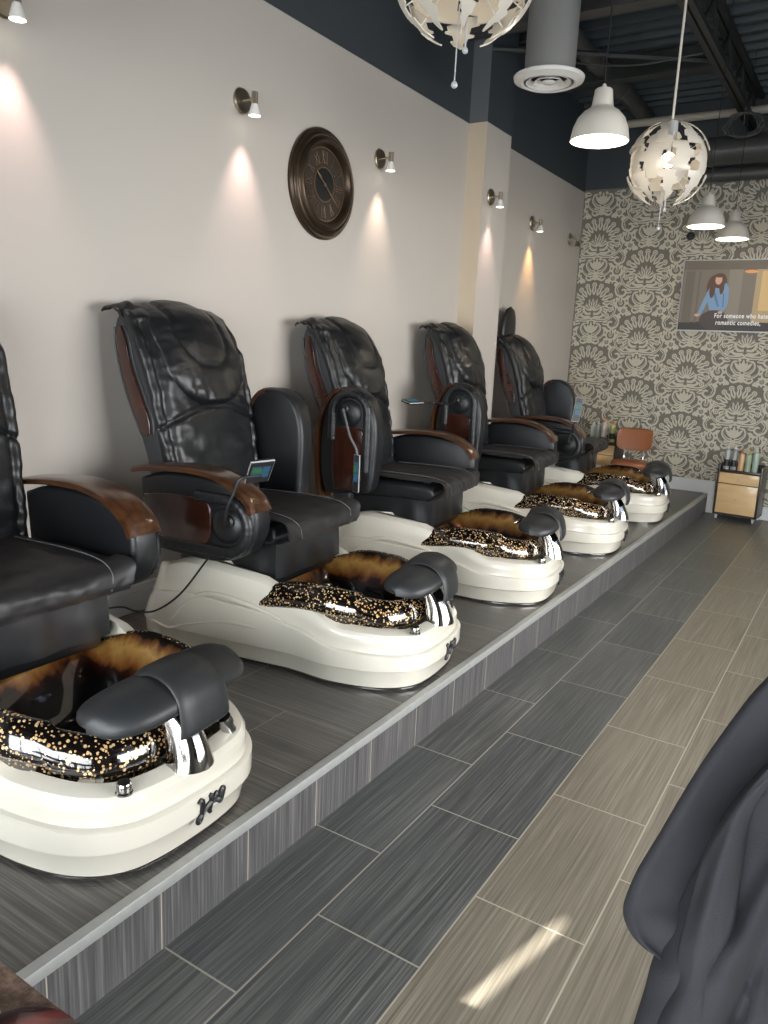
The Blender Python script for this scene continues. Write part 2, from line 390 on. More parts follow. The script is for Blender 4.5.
# unseen blocker added outside the shop front; its slit shapes the floor sun patch
gy = -3.4
def sunpt(x, y): # where the ray from floor point meets the sun blocker plane y = gy
    t = (gy-y)/SUN_DIR.y; return x+SUN_DIR.x*t, math.tan(SUN_EL)*math.sqrt((SUN_DIR.x*t)**2+(SUN_DIR.y*t)**2)
xa, za = sunpt(0.775, 1.88); xb, zb = sunpt(0.655, 1.33)
hs = 0.032
m = MB(); m.box(-8, xa-hs, gy-0.12, gy, 0, 7); m.box(xa+hs, 9, gy-0.12, gy, 0, 7); m.box(xa-hs, xa+hs, gy-0.12, gy, 0, zb-0.15); m.box(xa-hs, xa+hs, gy-0.12, gy, za, 7)
tag(m.build('sun_slit_wall', M['wall'], smooth=False), 'unseen wall added outside the shop front, slit to shape the sun patch', 'sun_blocker', kind='structure')
m = MB().box(-8, 9, -9, BY-0.12, -0.12, -0.02); struct(m.build('ground', M['floor'], smooth=False))

# baseboards
def baseboard(name, pts):
    m = MB()
    for (x0, x1, y0, y1, z0, zt) in pts:
        m.box(x0, x1, y0, y1, z0, zt-0.035)
        if x1-x0 < 0.1: m.box(x0, x1-0.006 if x0 < -1 else x1, y0, y1, zt-0.035, zt, bev=0.003)
        else: m.box(x0, x1, y0+0.006, y1, zt-0.035, zt, bev=0.003)
    return struct(m.build(name, M['trim'], smooth=False))
baseboard('baseboard_left', [(WX, WX+0.018, BY, 5.425, H, H+0.13), (WX, WX+0.018, 5.865, FY, H, H+0.13), (-1.392, -1.374, 5.40, 5.89, H, H+0.13)])
baseboard('baseboard_far', [(WX, 0.03, FY-0.018, FY, H, H+0.125), (0.05, RX, FY-0.018, FY, 0, 0.125)])
m = MB().box(0.004, 0.062, FY-0.022, FY, 0, H+0.125, bev=0.003); struct(m.build('trim_3', M['trim'], smooth=False))

# damask wallpaper motif: thin raised print on the far wall
def damask():
    mb = MB(); eps = FY+0.002-0.0008
    def ribbon(pts, w0, w1=None, wm=None):
        P = catmull([(a, b, 0) for a, b in pts], 5); n = len(P)-1; L_, R_ = [], []
        for i, p in enumerate(P):
            t = (P[min(i+1, n)]-P[max(i-1, 0)]).normalized(); q = Vector((-t.y, t.x, 0)); u = i/n; KW = 1.3
            ww = w0*(1-u)+(w1 if w1 is not None else w0)*u
            if wm is not None: ww += (wm)*math.sin(PI*u)
            L_.append(p+q*ww*KW/2); R_.append(p-q*ww*KW/2)
        return [(L_[i], L_[i+1], R_[i+1], R_[i]) for i in range(n)]
    quads = []
    def R2(pts, *a):
        quads.extend(ribbon(pts, *a)); quads.extend(ribbon([(-x, y) for x, y in pts], *a))
    def R1(pts, *a): quads.extend(ribbon(pts, *a))
    def ring(cx, cy, r, w_):
        n = 12; return [(Vector((cx+(r-w_/2)*math.cos(2*PI*k/n), cy+(r-w_/2)*math.sin(2*PI*k/n), 0)), Vector((cx+(r+w_/2)*math.cos(2*PI*k/n), cy+(r+w_/2)*math.sin(2*PI*k/n), 0)),
                 Vector((cx+(r+w_/2)*math.cos(2*PI*(k+1)/n), cy+(r+w_/2)*math.sin(2*PI*(k+1)/n), 0)), Vector((cx+(r-w_/2)*math.cos(2*PI*(k+1)/n), cy+(r-w_/2)*math.sin(2*PI*(k+1)/n), 0))) for k in range(n)]
    def disc(cx, cy, r):
        n = 10; return [tuple(Vector((cx+r*math.cos(2*PI*(k+j)/n), cy+r*math.sin(2*PI*(k+j)/n), 0)) for j in range(0, 2))+(Vector((cx, cy, 0)),) for k in range(n)]
    def leaf(cx, cy, ang, l_, w_):
        d = Vector((math.cos(ang), math.sin(ang), 0)); a = Vector((cx, cy, 0)); quads.extend(ribbon([(a.x, a.y), (a.x+d.x*l_/2, a.y+d.y*l_/2), (a.x+d.x*l_, a.y+d.y*l_)], w_*0.25, 0.002, w_))
    # great fan of lobes (crown)
    for k in range(13):
        a = R(-38+k*(256/12)); 
        leaf(0.085*math.cos(a), 0.03+0.075*math.sin(a), a, 0.082, 0.026)
        q = 0.168; quads.extend(disc(q*math.cos(a), 0.03+q*0.93*math.sin(a), 0.022))
    # inner palmette
    for k in range(7):
        a = R(30+k*20); leaf(0.0+0.012*math.cos(a), -0.035+0.012*math.sin(a), a, 0.10 if k in (2, 3, 4) else 0.082, 0.017)
    R2([(0.01, -0.055), (0.05, -0.052), (0.078, -0.02), (0.066, 0.012), (0.042, 0.004), (0.05, -0.016)], 0.02, 0.006)
    R2([(0.015, -0.078), (0.075, -0.078), (0.12, -0.045), (0.135, 0.0), (0.118, 0.03)], 0.018, 0.006)
    # scroll arms
    R2([(0.0, -0.095), (0.06, -0.105), (0.13, -0.10), (0.185, -0.06), (0.205, 0.0), (0.185, 0.04)], 0.026, 0.008)
    R2([(0.20, -0.06), (0.235, -0.10), (0.225, -0.15), (0.18, -0.165), (0.15, -0.14), (0.165, -0.115), (0.19, -0.12)], 0.024, 0.01)
    # lily below
    for k in range(5):
        a = R(50+k*20); leaf(0.012*math.cos(a), -0.225+0.012*math.sin(a), a, 0.095 if k % 2 == 0 else 0.078, 0.018)
    R2([(0.012, -0.235), (0.05, -0.225), (0.085, -0.185), (0.075, -0.14), (0.045, -0.135)], 0.024, 0.008)
    R2([(0.01, -0.25), (0.06, -0.262), (0.11, -0.235), (0.125, -0.19), (0.105, -0.16)], 0.02, 0.006)
    R1([(0, -0.23), (0, -0.30)], 0.03, 0.008)
    quads.extend(disc(0, -0.275, 0.026)); R2([(0.02, -0.285), (0.06, -0.30), (0.085, -0.28), (0.07, -0.262)], 0.016, 0.006)
    # roses at the flanks
    for sx in (-1, 1):
        for (cx, cy, r_) in ((0.185*sx, -0.225, 0.040), (0.155*sx, -0.285, 0.026)):
            quads.extend(ring(cx, cy, r_, 0.014)); quads.extend(disc(cx, cy, r_*0.42))
            for k in range(8):
                a = 2*PI*k/8; quads.extend(disc(cx+r_*1.32*math.cos(a), cy+r_*1.32*math.sin(a), r_*0.30))
    # stray leaves that fill the ground
    for (cx, cy, a, l_, w_) in ((0.10, -0.135, 10, .07, .022), (0.235, 0.03, 80, .07, .022), (0.225, -0.02, 30, .05, .02), (0.10, -0.29, -50, .05, .02), (0.225, -0.29, 60, .06, .02), (0.04, 0.245, 60, .05, .018), (0.215, 0.11, 120, .06, .02), (0.20, 0.17, 100, .05, .02), (0.12, -0.16, -60, .045, .02)):
        leaf(cx, cy, R(a), l_, w_); leaf(-cx, cy, R(180-a), l_, w_)
    for (cx, cy, r_) in ((0.245, -0.075, 0.015), (0.24, 0.09, 0.014), (0.10, 0.215, 0.014), (0.245, -0.20, 0.012), (0.03, -0.125, 0.013)):
        quads.extend(disc(cx, cy, r_)); quads.extend(disc(-cx, cy, r_))
    light = quads; quads = []
    for k in range(13):
        a = R(-38+k*(256/12)); leaf(0.10*math.cos(a), 0.03+0.09*math.sin(a), a, 0.055, 0.0065)
        q = 0.168; quads.extend(ring(q*math.cos(a), 0.03+q*0.93*math.sin(a), 0.010, 0.004))
    for k in range(7):
        a = R(30+k*20); leaf(0.03*math.cos(a), -0.03+0.03*math.sin(a), a, 0.06, 0.005)
    R2([(0.012, -0.064), (0.06, -0.064), (0.095, -0.03), (0.09, 0.01)], 0.006, 0.003)
    R2([(0.01, -0.098), (0.06, -0.106), (0.13, -0.101), (0.184, -0.062), (0.203, 0.0)], 0.0055, 0.003)
    R2([(0.205, -0.07), (0.23, -0.10), (0.222, -0.145), (0.185, -0.158), (0.16, -0.142)], 0.0055, 0.003)
    R2([(0.02, -0.234), (0.05, -0.223), (0.08, -0.185), (0.072, -0.145)], 0.0055, 0.003); R2([(0.02, -0.252), (0.06, -0.260), (0.107, -0.233), (0.12, -0.19)], 0.005, 0.003)
    for (cx, cy, a_, l_) in ((0.235, 0.035, 80, .05), (0.215, 0.115, 120, .045), (0.105, -0.133, 10, .05), (0.225, -0.285, 60, .045)):
        leaf(cx, cy, R(a_), l_, 0.006); leaf(-cx, cy, R(180-a_), l_, 0.006)
    for sx in (-1, 1):
        for (cx, cy, r_) in ((0.185*sx, -0.225, 0.018), (0.155*sx, -0.285, 0.012)): quads.extend(ring(cx, cy, r_*0.45, 0.005))
    nlight = len(light); quads = light+quads
    x_lo, x_hi, z_lo, z_hi = WX+0.001, 3.2, 0.13, PZ+0.02
    cols = int((x_hi-x_lo)/0.5)+3
    for ci in range(cols):
        cx = -1.82+0.5+ci*0.5-0.02
        for ri in range(-1, 7):
            cz = 0.06+ri*0.63+(0.315 if ci % 2 else 0.0)
            lo = z_lo if True else 0
            vs_, fs_ = [], []; mb.cur = 0
            for qi, q in enumerate(quads):
                if qi == nlight: mb.add(vs_, fs_); vs_, fs_ = [], []; mb.cur = 1
                pts = [(cx+p.x*1.16, cz+p.y*1.2) for p in q]
                if min(p[0] for p in pts) < x_lo or max(p[0] for p in pts) > x_hi or max(p[1] for p in pts) > z_hi: continue
                if min(p[1] for p in pts) < (H+0.1 if pts[0][0] < 0.03 else 0.1): continue
                b = len(vs_); vs_ += [(a, eps-(qi % 89)*1.6e-5-(0.0016 if qi >= nlight else 0), c) for a, c in pts]; fs_.append(tuple(range(b, b+len(pts))))
            mb.add(vs_, fs_)
    o = mb.build('wallpaper_print', [M['paper_light'], M['paper_dark']], wf, smooth=False, recalc=False)
    return o
damask()

# ------------------------------------------------------------------ ceiling
def ceiling():
    m = MB(); y = BY; prof = []
    while y < FY+0.1:
        prof += [(y, CZ), (y+0.09, CZ), (y+0.105, CZ-0.06), (y+0.15, CZ-0.06), (y+0.165, CZ)]; y += 0.18
    rings = [[(x, a, b) for a, b in prof] for x in (WX-0.1, RX+0.1)]
    m.rings(rings, closed=False, cap0=False, cap1=False); m.box(WX-0.1, RX+0.1, BY-0.1, FY+0.1, CZ+0.01, CZ+0.1)
    return struct(m.build('ceiling', M['deck'], smooth=False))
ceiling()
def joist(x, z0, z1, label):
    t = thing('steel_joist', label, 'joist', (x, BY, z0)); hh = z1-z0; L = FY-BY
    a = MB(); a.box(-0.045, -0.008, 0, L, 0, 0.035); a.box(0.008, 0.045, 0, L, 0, 0.035); a.build('bottom_chord', M['joist'], t, smooth=False)
    a = MB(); a.box(-0.05, -0.008, 0, L, hh-0.035, hh-0.002); a.box(0.008, 0.05, 0, L, hh-0.035, hh-0.002); a.build('top_chord', M['joist'], t, smooth=False)
    a = MB(); n = 16
    for i in range(n):
        y0 = L*i/n; y1 = L*(i+0.5)/n; y2 = L*(i+1)/n
        a.tube([(0, y0, 0.02), (0, y1, hh-0.02)], 0.013, 6); a.tube([(0, y1, hh-0.02), (0, y2, 0.02)], 0.013, 6)
    a.build('web_bars', M['joist'], t); return t
joist(-0.02, 3.50, CZ-0.062, 'dark open web roof joist to the right of the white globe pendant cords')
joist(0.62, 3.50, CZ-0.062, 'dark open web roof joist nearest the right edge of the view')
for yy, lb in ((5.30, 'pale grey cross beam under the deck just beyond the round vent duct top'), (6.6, 'dark cross beam under the roof deck above the middle bell lamp'),):
    m = MB(); m.box(WX, -0.08, yy-0.06, yy+0.06, 3.60, 3.615); m.box(WX, -0.08, yy-0.008, yy+0.008, 3.61, 3.78); m.box(WX, -0.08, yy-0.06, yy+0.06, 3.775, 3.79)
    tag(m.build('steel_beam', M['ductdark'] if yy < 6 else M['joist'], smooth=False), lb, 'beam')
m = MB(); m.tube([(-1.4, 5.45, 3.56), (-0.09, 6.3, 3.56)], 0.02, 6)
tag(m.build('diagonal_brace', M['joist']), 'thin dark diagonal brace crossing under the corrugated deck', 'brace')
# round duct running along the room
m = MB(); m.tube([(-0.97, 5.42, 3.70), (-0.97, 6.5, 3.70), (-0.97, FY-0.03, 3.70)], 0.07, 20)
for yy in (5.6, 6.35, 7.1): m.tube([(-0.97, yy, 3.70), (-0.97, yy+0.03, 3.70)], 0.078, 20)
tag(m.build('spiral_duct', M['ductdark']), 'long dark round duct running towards the patterned far wall', 'duct')
m = MB(); m.tube([(-1.08, 7.78, 3.60), (RX, 7.78, 3.60)], 0.035, 12)
tag(m.build('ceiling_pipe', M['pipe']), 'pale horizontal pipe crossing behind the farther globe pendant', 'pipe')
m = MB(); m.tube([(-0.52, 7.70, 3.27), (RX, 7.70, 3.27)], 0.115, 24)
m.tube([(-0.6, 7.92, 3.08), (-0.45, 7.92, 3.12), (RX, 7.92, 3.12)], 0.06, 20)
for xx in (-0.3, 0.5, 1.3): m.tube([(xx, 7.70, 3.27), (xx+0.03, 7.70, 3.27)], 0.122, 24)
tag(m.build('ceiling_duct', M['ductdark']), 'large dark grey round duct crossing high at the right edge', 'duct')
m = MB(); c = []
for k in range(60):
    a = k*0.75; c.append((0.02+0.13*math.cos(a)+0.03*math.sin(3.1*k), 7.28+0.03*math.sin(k*1.3), 3.36+0.09*math.sin(a)))
m.tube(catmull(c, 3), 0.006, 5); m.tube([(0.02, 7.28, 3.36), (0.02, 7.28, 3.495)], 0.006, 5)
tag(m.build('cable_coil', M['ductdark']), 'loose coil of grey cable hanging from the roof joist', 'cable')
m = MB(); m.tube(catmull([(-1.2, 6.0, 3.62), (-0.6, 6.05, 3.52), (-0.08, 6.0, 3.51)], 8), 0.007, 6)
tag(m.build('ceiling_wire', M['ductdark']), 'thin sagging wire below the deck left of the roof joist', 'wire')
# vertical duct with round diffuser
t = thing('vent_diffuser', 'grey vertical duct ending in a round off-white ceiling air diffuser', 'vent', (-0.62, 4.62, 3.0))
m = MB(); m.lathe([(0.145, 0.045), (0.145, CZ-0.07-3.0)], 36); m.lathe([(0.15, 0.5), (0.153, 0.51), (0.15, 0.52)], 36); m.build('duct_pipe', M['duct'], t)
m = MB(); m.lathe([(0.20, 0.035), (0.205, 0.03), (0.20, 0.012), (0.16, -0.005), (0.145, 0.0), (0.15, 0.02), (0.15, 0.05), (0.20, 0.035)], 40); m.build('outer_ring', M['white'], t)
for i, (ra, rb) in enumerate(((0.105, 0.13), (0.06, 0.085))):
    m = MB(); m.lathe([(rb, 0.0), (rb, 0.004), (ra, 0.028), (ra-0.003, 0.024), (rb, 0.0)], 36); m.build('inner_ring', M['white'], t)
m = MB(); m.lathe([(0.0001, -0.004), (0.03, -0.002), (0.04, 0.006), (0.02, 0.02), (0.0001, 0.02)], 24); m.build('centre_disc', M['white'], t)
m = MB(); m.lathe([(0.0001, 0.046), (0.144, 0.046)], 24); m.build('damper', M['black_gap'], t)

# bell pendants
def bell(x, y, z, label, lit=6):
    t = thing('bell_pendant_lamp', label, 'pendant lamp', (x, y, z), 0, 'white bell pendants')
    m = MB(); R_ = 0.125
    prof = [(R_, 0), (R_*0.985, 0.012), (R_*0.93, 0.05), (R_*0.80, 0.088), (R_*0.60, 0.115), (R_*0.40, 0.13), (R_*0.37, 0.137), (R_*0.35, 0.15), (R_*0.30, 0.20), (R_*0.26, 0.206), (0.012, 0.208), (0.007, 0.225)]
    m.lathe(prof, 40); m.lathe([(r_-0.003, z_-0.002) for r_, z_ in prof[:9]], 40)
    m.lathe([(R_, 0), (R_-0.003, -0.002)], 40); m.build('lamp_shade', M['enamel'], t)
    m = MB(); m.sphere((0, 0, 0.05), 0.045, 16, (1, 1, 1.1)); m.lathe([(0.0001, 0.018), (0.112, 0.014)], 32); m.build('bulb', M['bulb_in'], t)
    m = MB(); m.tube([(0, 0, 0.215), (0, 0, CZ-0.06-z)], 0.0028, 6); m.build('cord', M['cord_black'], t)
    l = bpy.data.lights.new('bell_light', 'POINT'); l.energy = lit*1.5; l.color = (1, 0.86, 0.68); l.shadow_soft_size = 0.05
    o = bpy.data.objects.new('bell_light', l); COL.objects.link(o); o.parent = t; o.location = (0, 0, -0.03)
    return t
bell(0.09, 3.50, 2.365, 'white bell pendant lamp nearest the camera, beside the round vent')
bell(0.085, 5.95, 2.375, 'middle white bell pendant lamp, just right of the farther globe pendant')
bell(0.095, 6.98, 2.43, 'farthest and smallest white bell pendant lamp, above the television')

# exploding globe pendants
def globe(x, y, z, D, rot, label):
    t = thing('globe_pendant_lamp', label, 'pendant lamp', (x, y, z), rot, 'white petal globe pendants'); Rr = D/2
    def petal(lat0, lat1, lon, wfun, out, n=30, tilt=0.0):
        m = MB(); A, B = [], []
        for i in range(n+1):
            u = i/n; la = R(lat0+(lat1-lat0)*u); l0, l1 = wfun(u)
            row_o, row_i = [], []
            for q in range(5):
                lo = R(lon+l0+(l1-l0)*q/4); rr = out*(1+tilt*(abs(u)))
                d = Vector((math.cos(la)*math.cos(lo), math.cos(la)*math.sin(lo), math.sin(la)))
                row_o.append(d*rr); row_i.append(d*(rr-0.004))
            A.append(row_o+list(reversed(row_i)))
        m.rings(A); return m.build('shade_petal', M['petal'], t)
    J = lambda u, p: (0.62 if int(u*5+p) % 2 else 1.08)
    def wl(u):  # bottom petals: broad stepped, pointed tip
        w_ = 18*(1-u)**0.55+1.0; a = -w_*(0.9 if u < 0.45 else 0.55); b = w_*(1.0 if u > 0.3 else 0.75); return a*J(u, 0), b*J(u, 1)
    def wu(u):
        w_ = 17*(1-u)**0.5+1.0; a = -w_*(0.6 if u < 0.5 else 0.95); b = w_*(0.9 if u < 0.35 else 0.6); return a*J(u, 1), b*J(u, 0)
    def wm(u):
        k = 1-abs(2*u-1)**3*0.35; return -23*k*(1 if u < .5 else .8)*J(u, 0), 22*k*(0.8 if u < .5 else 1)*J(u, 1)
    for k in range(8):
        petal(-18, -68, k*45+12, wl, Rr*1.0)
        petal(18, 72, k*45-6, wu, Rr*1.0)
    for k in range(8): petal(-38 if k % 2 else -30, 28 if k % 2 else 38, k*45+30, wm, Rr*(0.84 if k % 2 else 0.92))
    m = MB()
    for k in range(8):
        a = R(k*45+12)
        for la in (-35, 35):
            d = Vector((math.cos(R(la))*math.cos(a), math.cos(R(la))*math.sin(a), math.sin(R(la)))); m.tube([d*0.03, d*(Rr-0.004)], 0.0022, 5)
    m.tube([(0, 0, -Rr*0.55), (0, 0, Rr*1.02)], 0.010, 10); m.build('frame_rods', M['white'], t)
    m = MB(); m.lathe([(0.03, Rr*0.55), (0.03, Rr*0.98), (0.02, Rr*1.02), (0.005, Rr*1.03)], 20, caps=True); m.build('socket', M['silver'], t)
    m = MB(); m.sphere((0, 0, 0.02), 0.036, 16); m.build('bulb', M['bulb'], t)
    m = MB(); m.tube([(0, 0, Rr), (0, 0, CZ-0.06-z)], 0.006, 8); m.build('cord', M['cord_white'], t)
    m = MB(); m.tube([(0.012, 0, -Rr*0.5), (0.012, 0, -Rr-0.01)], 0.003, 6); m.sphere((0.012, 0, -Rr-0.015), 0.009, 10)
    m.tube([(-0.012, 0, -Rr*0.5), (-0.014, 0, -Rr-0.10)], 0.0022, 6); m.sphere((-0.014, 0, -Rr-0.105), 0.010, 10); m.build('pull_cord', M['silver'], t)
    l = bpy.data.lights.new('globe_light', 'POINT'); l.energy = 0.7; l.color = (1, 0.85, 0.66); l.shadow_soft_size = 0.04
    o = bpy.data.objects.new('globe_light', l); COL.objects.link(o); o.parent = t; o.location = (0, 0, 0)
    return t
globe(0.096, 2.18, 2.535, 0.43, 0.3, 'white petal globe pendant lamp cut off by the top edge of the photo')
globe(0.21, 4.22, 2.41, 0.40, 0.9, 'whole white petal globe pendant lamp in front of the patterned far wall')

# ------------------------------------------------------------------ wall sconces and clock
def sconce(y, x, label, color, power, z=2.585):
    t = thing('wall_spotlight', label, 'wall light', (x, y, z), 0, 'small wall spotlights')
    ry = Matrix.Rotation(R(90), 4, 'Y')
    m = MB(); m.lathe([(0.0001, 0.016), (0.052, 0.015), (0.058, 0.009), (0.058, 0.0)], 32, ry, False); m.build('wall_plate', M['nickel'], t)
    m = MB(); m.tube([(0.0, 0, 0), (0.085, 0, 0)], 0.006, 10); m.tube([(0.085, 0, 0.03), (0.085, 0, -0.025)], 0.015, 14); m.build('arm', M['nickel'], t)
    m = MB(); T_ = Matrix.Translation((0.085, 0, -0.02)) ; m.lathe([(0.014, 0), (0.02, -0.02), (0.027, -0.045), (0.029, -0.055)], 20, T_); m.build('lamp_head', M['white'] if power else M['nickel'], t)
    m = MB(); m.lathe([(0.0001, -0.056), (0.028, -0.055)], 20, T_); m.build('bulb', M['bulb'] if power else M['silver'], t)
    if power:
        l = bpy.data.lights.new('spot_beam', 'SPOT'); l.energy = power*2.3; l.color = color; l.spot_size = R(62); l.spot_blend = 1.0; l.shadow_soft_size = 0.03
        o = bpy.data.objects.new('spot_beam', l); COL.objects.link(o); o.parent = t; o.location = (0.085, 0, -0.085); o.rotation_euler = (0, R(5), 0)
    return t
pink, warm = (1, 0.70, 0.66), (1, 0.72, 0.44)
sconce(1.80, WX, 'wall spotlight nearest the camera, cut off at the left top corner', pink, 9)
sconce(3.02, WX, 'wall spotlight between the top left corner and the round clock', pink, 9)
sconce(4.25, WX, 'wall spotlight just beyond the round clock', (1, 0.76, 0.62), 9)
sconce(5.56, -1.392, 'wall spotlight fixed on the column with a pinkish beam', pink, 8)
sconce(6.74, WX, 'wall spotlight beyond the column with the orange beam', (1, 0.56, 0.22), 13)
sconce(7.74, WX, 'unlit wall spotlight in the far corner by the patterned wall', warm, 0)

def clock():
    t = thing('wall_clock', 'large round dark bronze wall clock with roman numerals', 'clock', (WX, 3.665, 2.325)); ry = Matrix.Rotation(R(90), 4, 'Y')
    mb_ = simple('aged_bronze', (74, 62, 50), 0.34, 0.75, var=0.35, nscale=9); mf = simple('clock_face_brown', (46, 38, 32), 0.55, var=0.25, nscale=14)
    mc = simple('clock_centre_black', (18, 22, 26), 0.35); mn = simple('numeral_gold', (128, 104, 78), 0.4, 0.5)
    m = MB(); m.lathe([(0.290, 0.0), (0.292, 0.018), (0.283, 0.030), (0.272, 0.030), (0.268, 0.038), (0.256, 0.044), (0.246, 0.040), (0.242, 0.048), (0.226, 0.058), (0.210, 0.056), (0.202, 0.046), (0.198, 0.020)], 64, ry); m.build('clock_frame', mb_, t)
    m = MB(); m.lathe([(0.0001, 0.022), (0.2, 0.022)], 64, ry); m.build('clock_face', mf, t)
    m = MB(); m.lathe([(0.0001, 0.0265), (0.085, 0.0265), (0.087, 0.022)], 48, ry); m.build('centre_disc', mc, t)
    m = MB(); m.lathe([(0.087, 0.0275), (0.092, 0.0275), (0.092, 0.022)], 48, ry); m.lathe([(0.189, 0.0225), (0.189, 0.026), (0.193, 0.026), (0.193, 0.0225)], 48, ry); m.build('face_ring', mn, t)
    rom = ['XII', 'I', 'II', 'III', 'IIII', 'V', 'VI', 'VII', 'VIII', 'IX', 'X', 'XI']
    for i, s_ in enumerate(rom):
        m = MB(); a = R(30*i)  # clockwise seen from the room (+x side): right = +y
        def P(u, v):  # u across, v radial outward
            return (0.025, 0, 0), Vector((0.0245, (v*math.sin(a)+u*math.cos(a)), (v*math.cos(a)-u*math.sin(a))))
        wd = {'I': 0.012, 'V': 0.03, 'X': 0.03}; tot = sum(wd[c] for c in s_); u = -tot/2
        def bar(u0, v0, u1, v1, r_=0.0022): m.tube([P(u0, v0)[1], P(u1, v1)[1]], r_, 4)
        for c in s_:
            k = wd[c]; 
            if c == 'I': bar(u+k/2, 0.112, u+k/2, 0.172)
            if c == 'V': bar(u+0.003, 0.172, u+k/2, 0.112, 0.003); bar(u+k-0.003, 0.172, u+k/2, 0.112, 0.0018)
            if c == 'X': bar(u+0.003, 0.172, u+k-0.003, 0.112, 0.003); bar(u+k-0.003, 0.172, u+0.003, 0.112, 0.0018)
            u += k
        bar(-tot/2, 0.112, tot/2, 0.112, 0.0012); bar(-tot/2, 0.172, tot/2, 0.172, 0.0012)
        m.build('numeral', mn, t)
    for a, L_, nm in ((R(128), 0.15, 'minute_hand'), (R(128+180), 0.10, 'hour_hand')):
        m = MB(); d = Vector((0, math.sin(a), math.cos(a))); q = Vector((0, math.cos(a), -math.sin(a))); o_ = Vector((0.031, 0, 0))
        if nm == 'hour_hand': d = -d*-1
        pts = [o_, o_+d*L_*0.35, o_+d*L_*0.55, o_+d*L_]; m.tube(pts, [0.003, 0.003, 0.007 if nm == 'hour_hand' else 0.005, 0.001], 6); m.build(nm, mn, t)
    m = MB(); m.lathe([(0.0001, 0.036), (0.008, 0.035), (0.009, 0.028)], 16, ry); m.build('hub', mn, t)
clock()

# ------------------------------------------------------------------ pedicure chairs
def hwid(x):      # tub half width along its length (x: 0 toe, -1.33 wall end)
    return interp([(-1.36, 0.385), (-1.1, 0.385), (-0.8, 0.368), (-0.55, 0.345), (-0.32, 0.372), (-0.12, 0.375), (0.0, 0.375)], x)
def ztop(x):      # height of the shoulder line
    return interp([(-1.33, 0.22), (-1.22, 0.35), (-1.0, 0.385), (-0.72, 0.365), (-0.5, 0.30), (-0.3, 0.235), (0, 0.222)], x)
NS = 96
def outline(inset):
    """closed outline of the tub at a given inset, start at the toe, going round"""
    pts = []
    for k in range(NS):
        a = 2*PI*k/NS
        ee = 0.62 if math.cos(a) > 0 else 0.30
        xx = -0.665+0.665*spow(math.cos(a), ee); sy = spow(math.sin(a), ee)
        # toe stays round over the first 0.3 m
        y = hwid(xx)*sy
        if xx > -0.30:
            u = (xx+0.30)/0.30; y = math.copysign(min(abs(y), hwid(xx)*(1-u**2.9)**0.42 if u < 1 else 0), y) if abs(y) > 0 else 0
        pts.append(Vector((xx, y, 0)))
    out = []
    for k, p in enumerate(pts):
        t = (pts[(k+1) % NS]-pts[k-1]); t = t.normalized() if t.length > 1e-9 else Vector((0, 1, 0)); n = Vector((t.y, -t.x, 0))
        out.append(p-n*(inset if p.x > -1.2 else 0.004+inset*0.3))
    return out
def tub(parent):
    m = MB(); rings = []
    levels = [(0.034, 'a', 0.012), (0.030, 'a', 0.014), (0.014, 'a', 0.080), (0.012, 'a', 0.0825), (0.020, 'a', 0.0835), (0.020, 'a', 0.0865), (0.001, 'a', 0.0885), (0.0, 'a', 0.095),
              (0.0, 's', 0.60), (0.0, 's', 0.645), (0.004, 's', 0.66), (0.017, 's', 0.668), (0.018, 's', 0.68), (0.018, 's', 0.80), (0.019, 's', 0.90), (0.030, 's', 0.97), (0.048, 's', 1.0), (0.075, 's', 1.01)]
    for ins, md, val in levels:
        r_ = []
        for p in outline(ins):
            zt = ztop(p.x); z = val if md == 'a' else zt*val
            bx = -min(1, max(0, (p.x+1.0)/-0.36))*0.0
            if p.x < -1.05 and z > 0.1: p = Vector((p.x+(-1.05-p.x)*0.35*min(1, (z-0.1)/0.2), p.y, 0))
            r_.append(Vector((p.x+bx, p.y, z)))
        rings.append(r_)
    # deck closing towards a sunken centre line that carries the bowl
    base = rings[-1]
    def deck(p, k_, dz):
        cx = -0.50; q = Vector((cx+(p.x-cx)*k_, p.y*k_, p.z+dz))
        if p.x > -0.86:      # recess that carries the bowl
            pass
        inb = (abs((q.x-BX)/(BHX+0.03))**3+abs(q.y/(BHY+0.0))**3)**(1/3)
        if k_ < 0.8 and q.x > -0.83: q.z = 0.09
        elif inb < 1.0: q.z = min(q.z, 0.235 if inb > 0.93 else 0.15)
        return q
    for k_, dz in ((0.95, 0.004), (0.90, 0.004), (0.85, 0.002), (0.78, 0), (0.7, 0), (0.6, 0.0), (0.3, 0)):
        rings.append([deck(p, k_, dz) for p in base])
    m.rings(rings, cap0=True, cap1=True)
    o = m.build('tub_base', M['gel'], parent, angle=32)
    # plinth shadow gap
    g = MB(); g.rings([[Vector((p.x, p.y, z)) for p in outline(0.040)] for z in (0.0, 0.013)]); g.build('plinth', M['black_gap'], o)
    g = MB(); g.rings([[Vector((p.x, p.y, z)) for p in outline(0.032)] for z in (0.0035, 0.0085)]); g.build('plinth_trim', M['chrome'], o)
    # pressed swoosh ribs on both flanks
    for sy in (-1, 1):
        for (pts, r_) in (([(-1.20, 0.10), (-1.10, 0.085), (-1.0, 0.12), (-0.8, 0.165), (-0.55, 0.155), (-0.35, 0.135)], 0.012), ([(-1.12, 0.12), (-1.08, 0.13), (-1.02, 0.20), (-0.9, 0.265), (-0.7, 0.25), (-0.5, 0.19)], 0.012)):
            g = MB(); c = catmull([(x, 0, z) for x, z in pts], 6); n_ = len(c)
            c = [Vector((p.x, sy*(hwid(p.x)-0.010), p.z)) for p in c]; rr = [r_*max(0.15, math.sin(PI*i/(n_-1))**0.5) for i in range(n_)]
            g.tube(c, rr, 8); g.build('swoosh_rib', M['gel'], o)
    return o
BX, BHX, BHY = -0.445, 0.345, 0.335
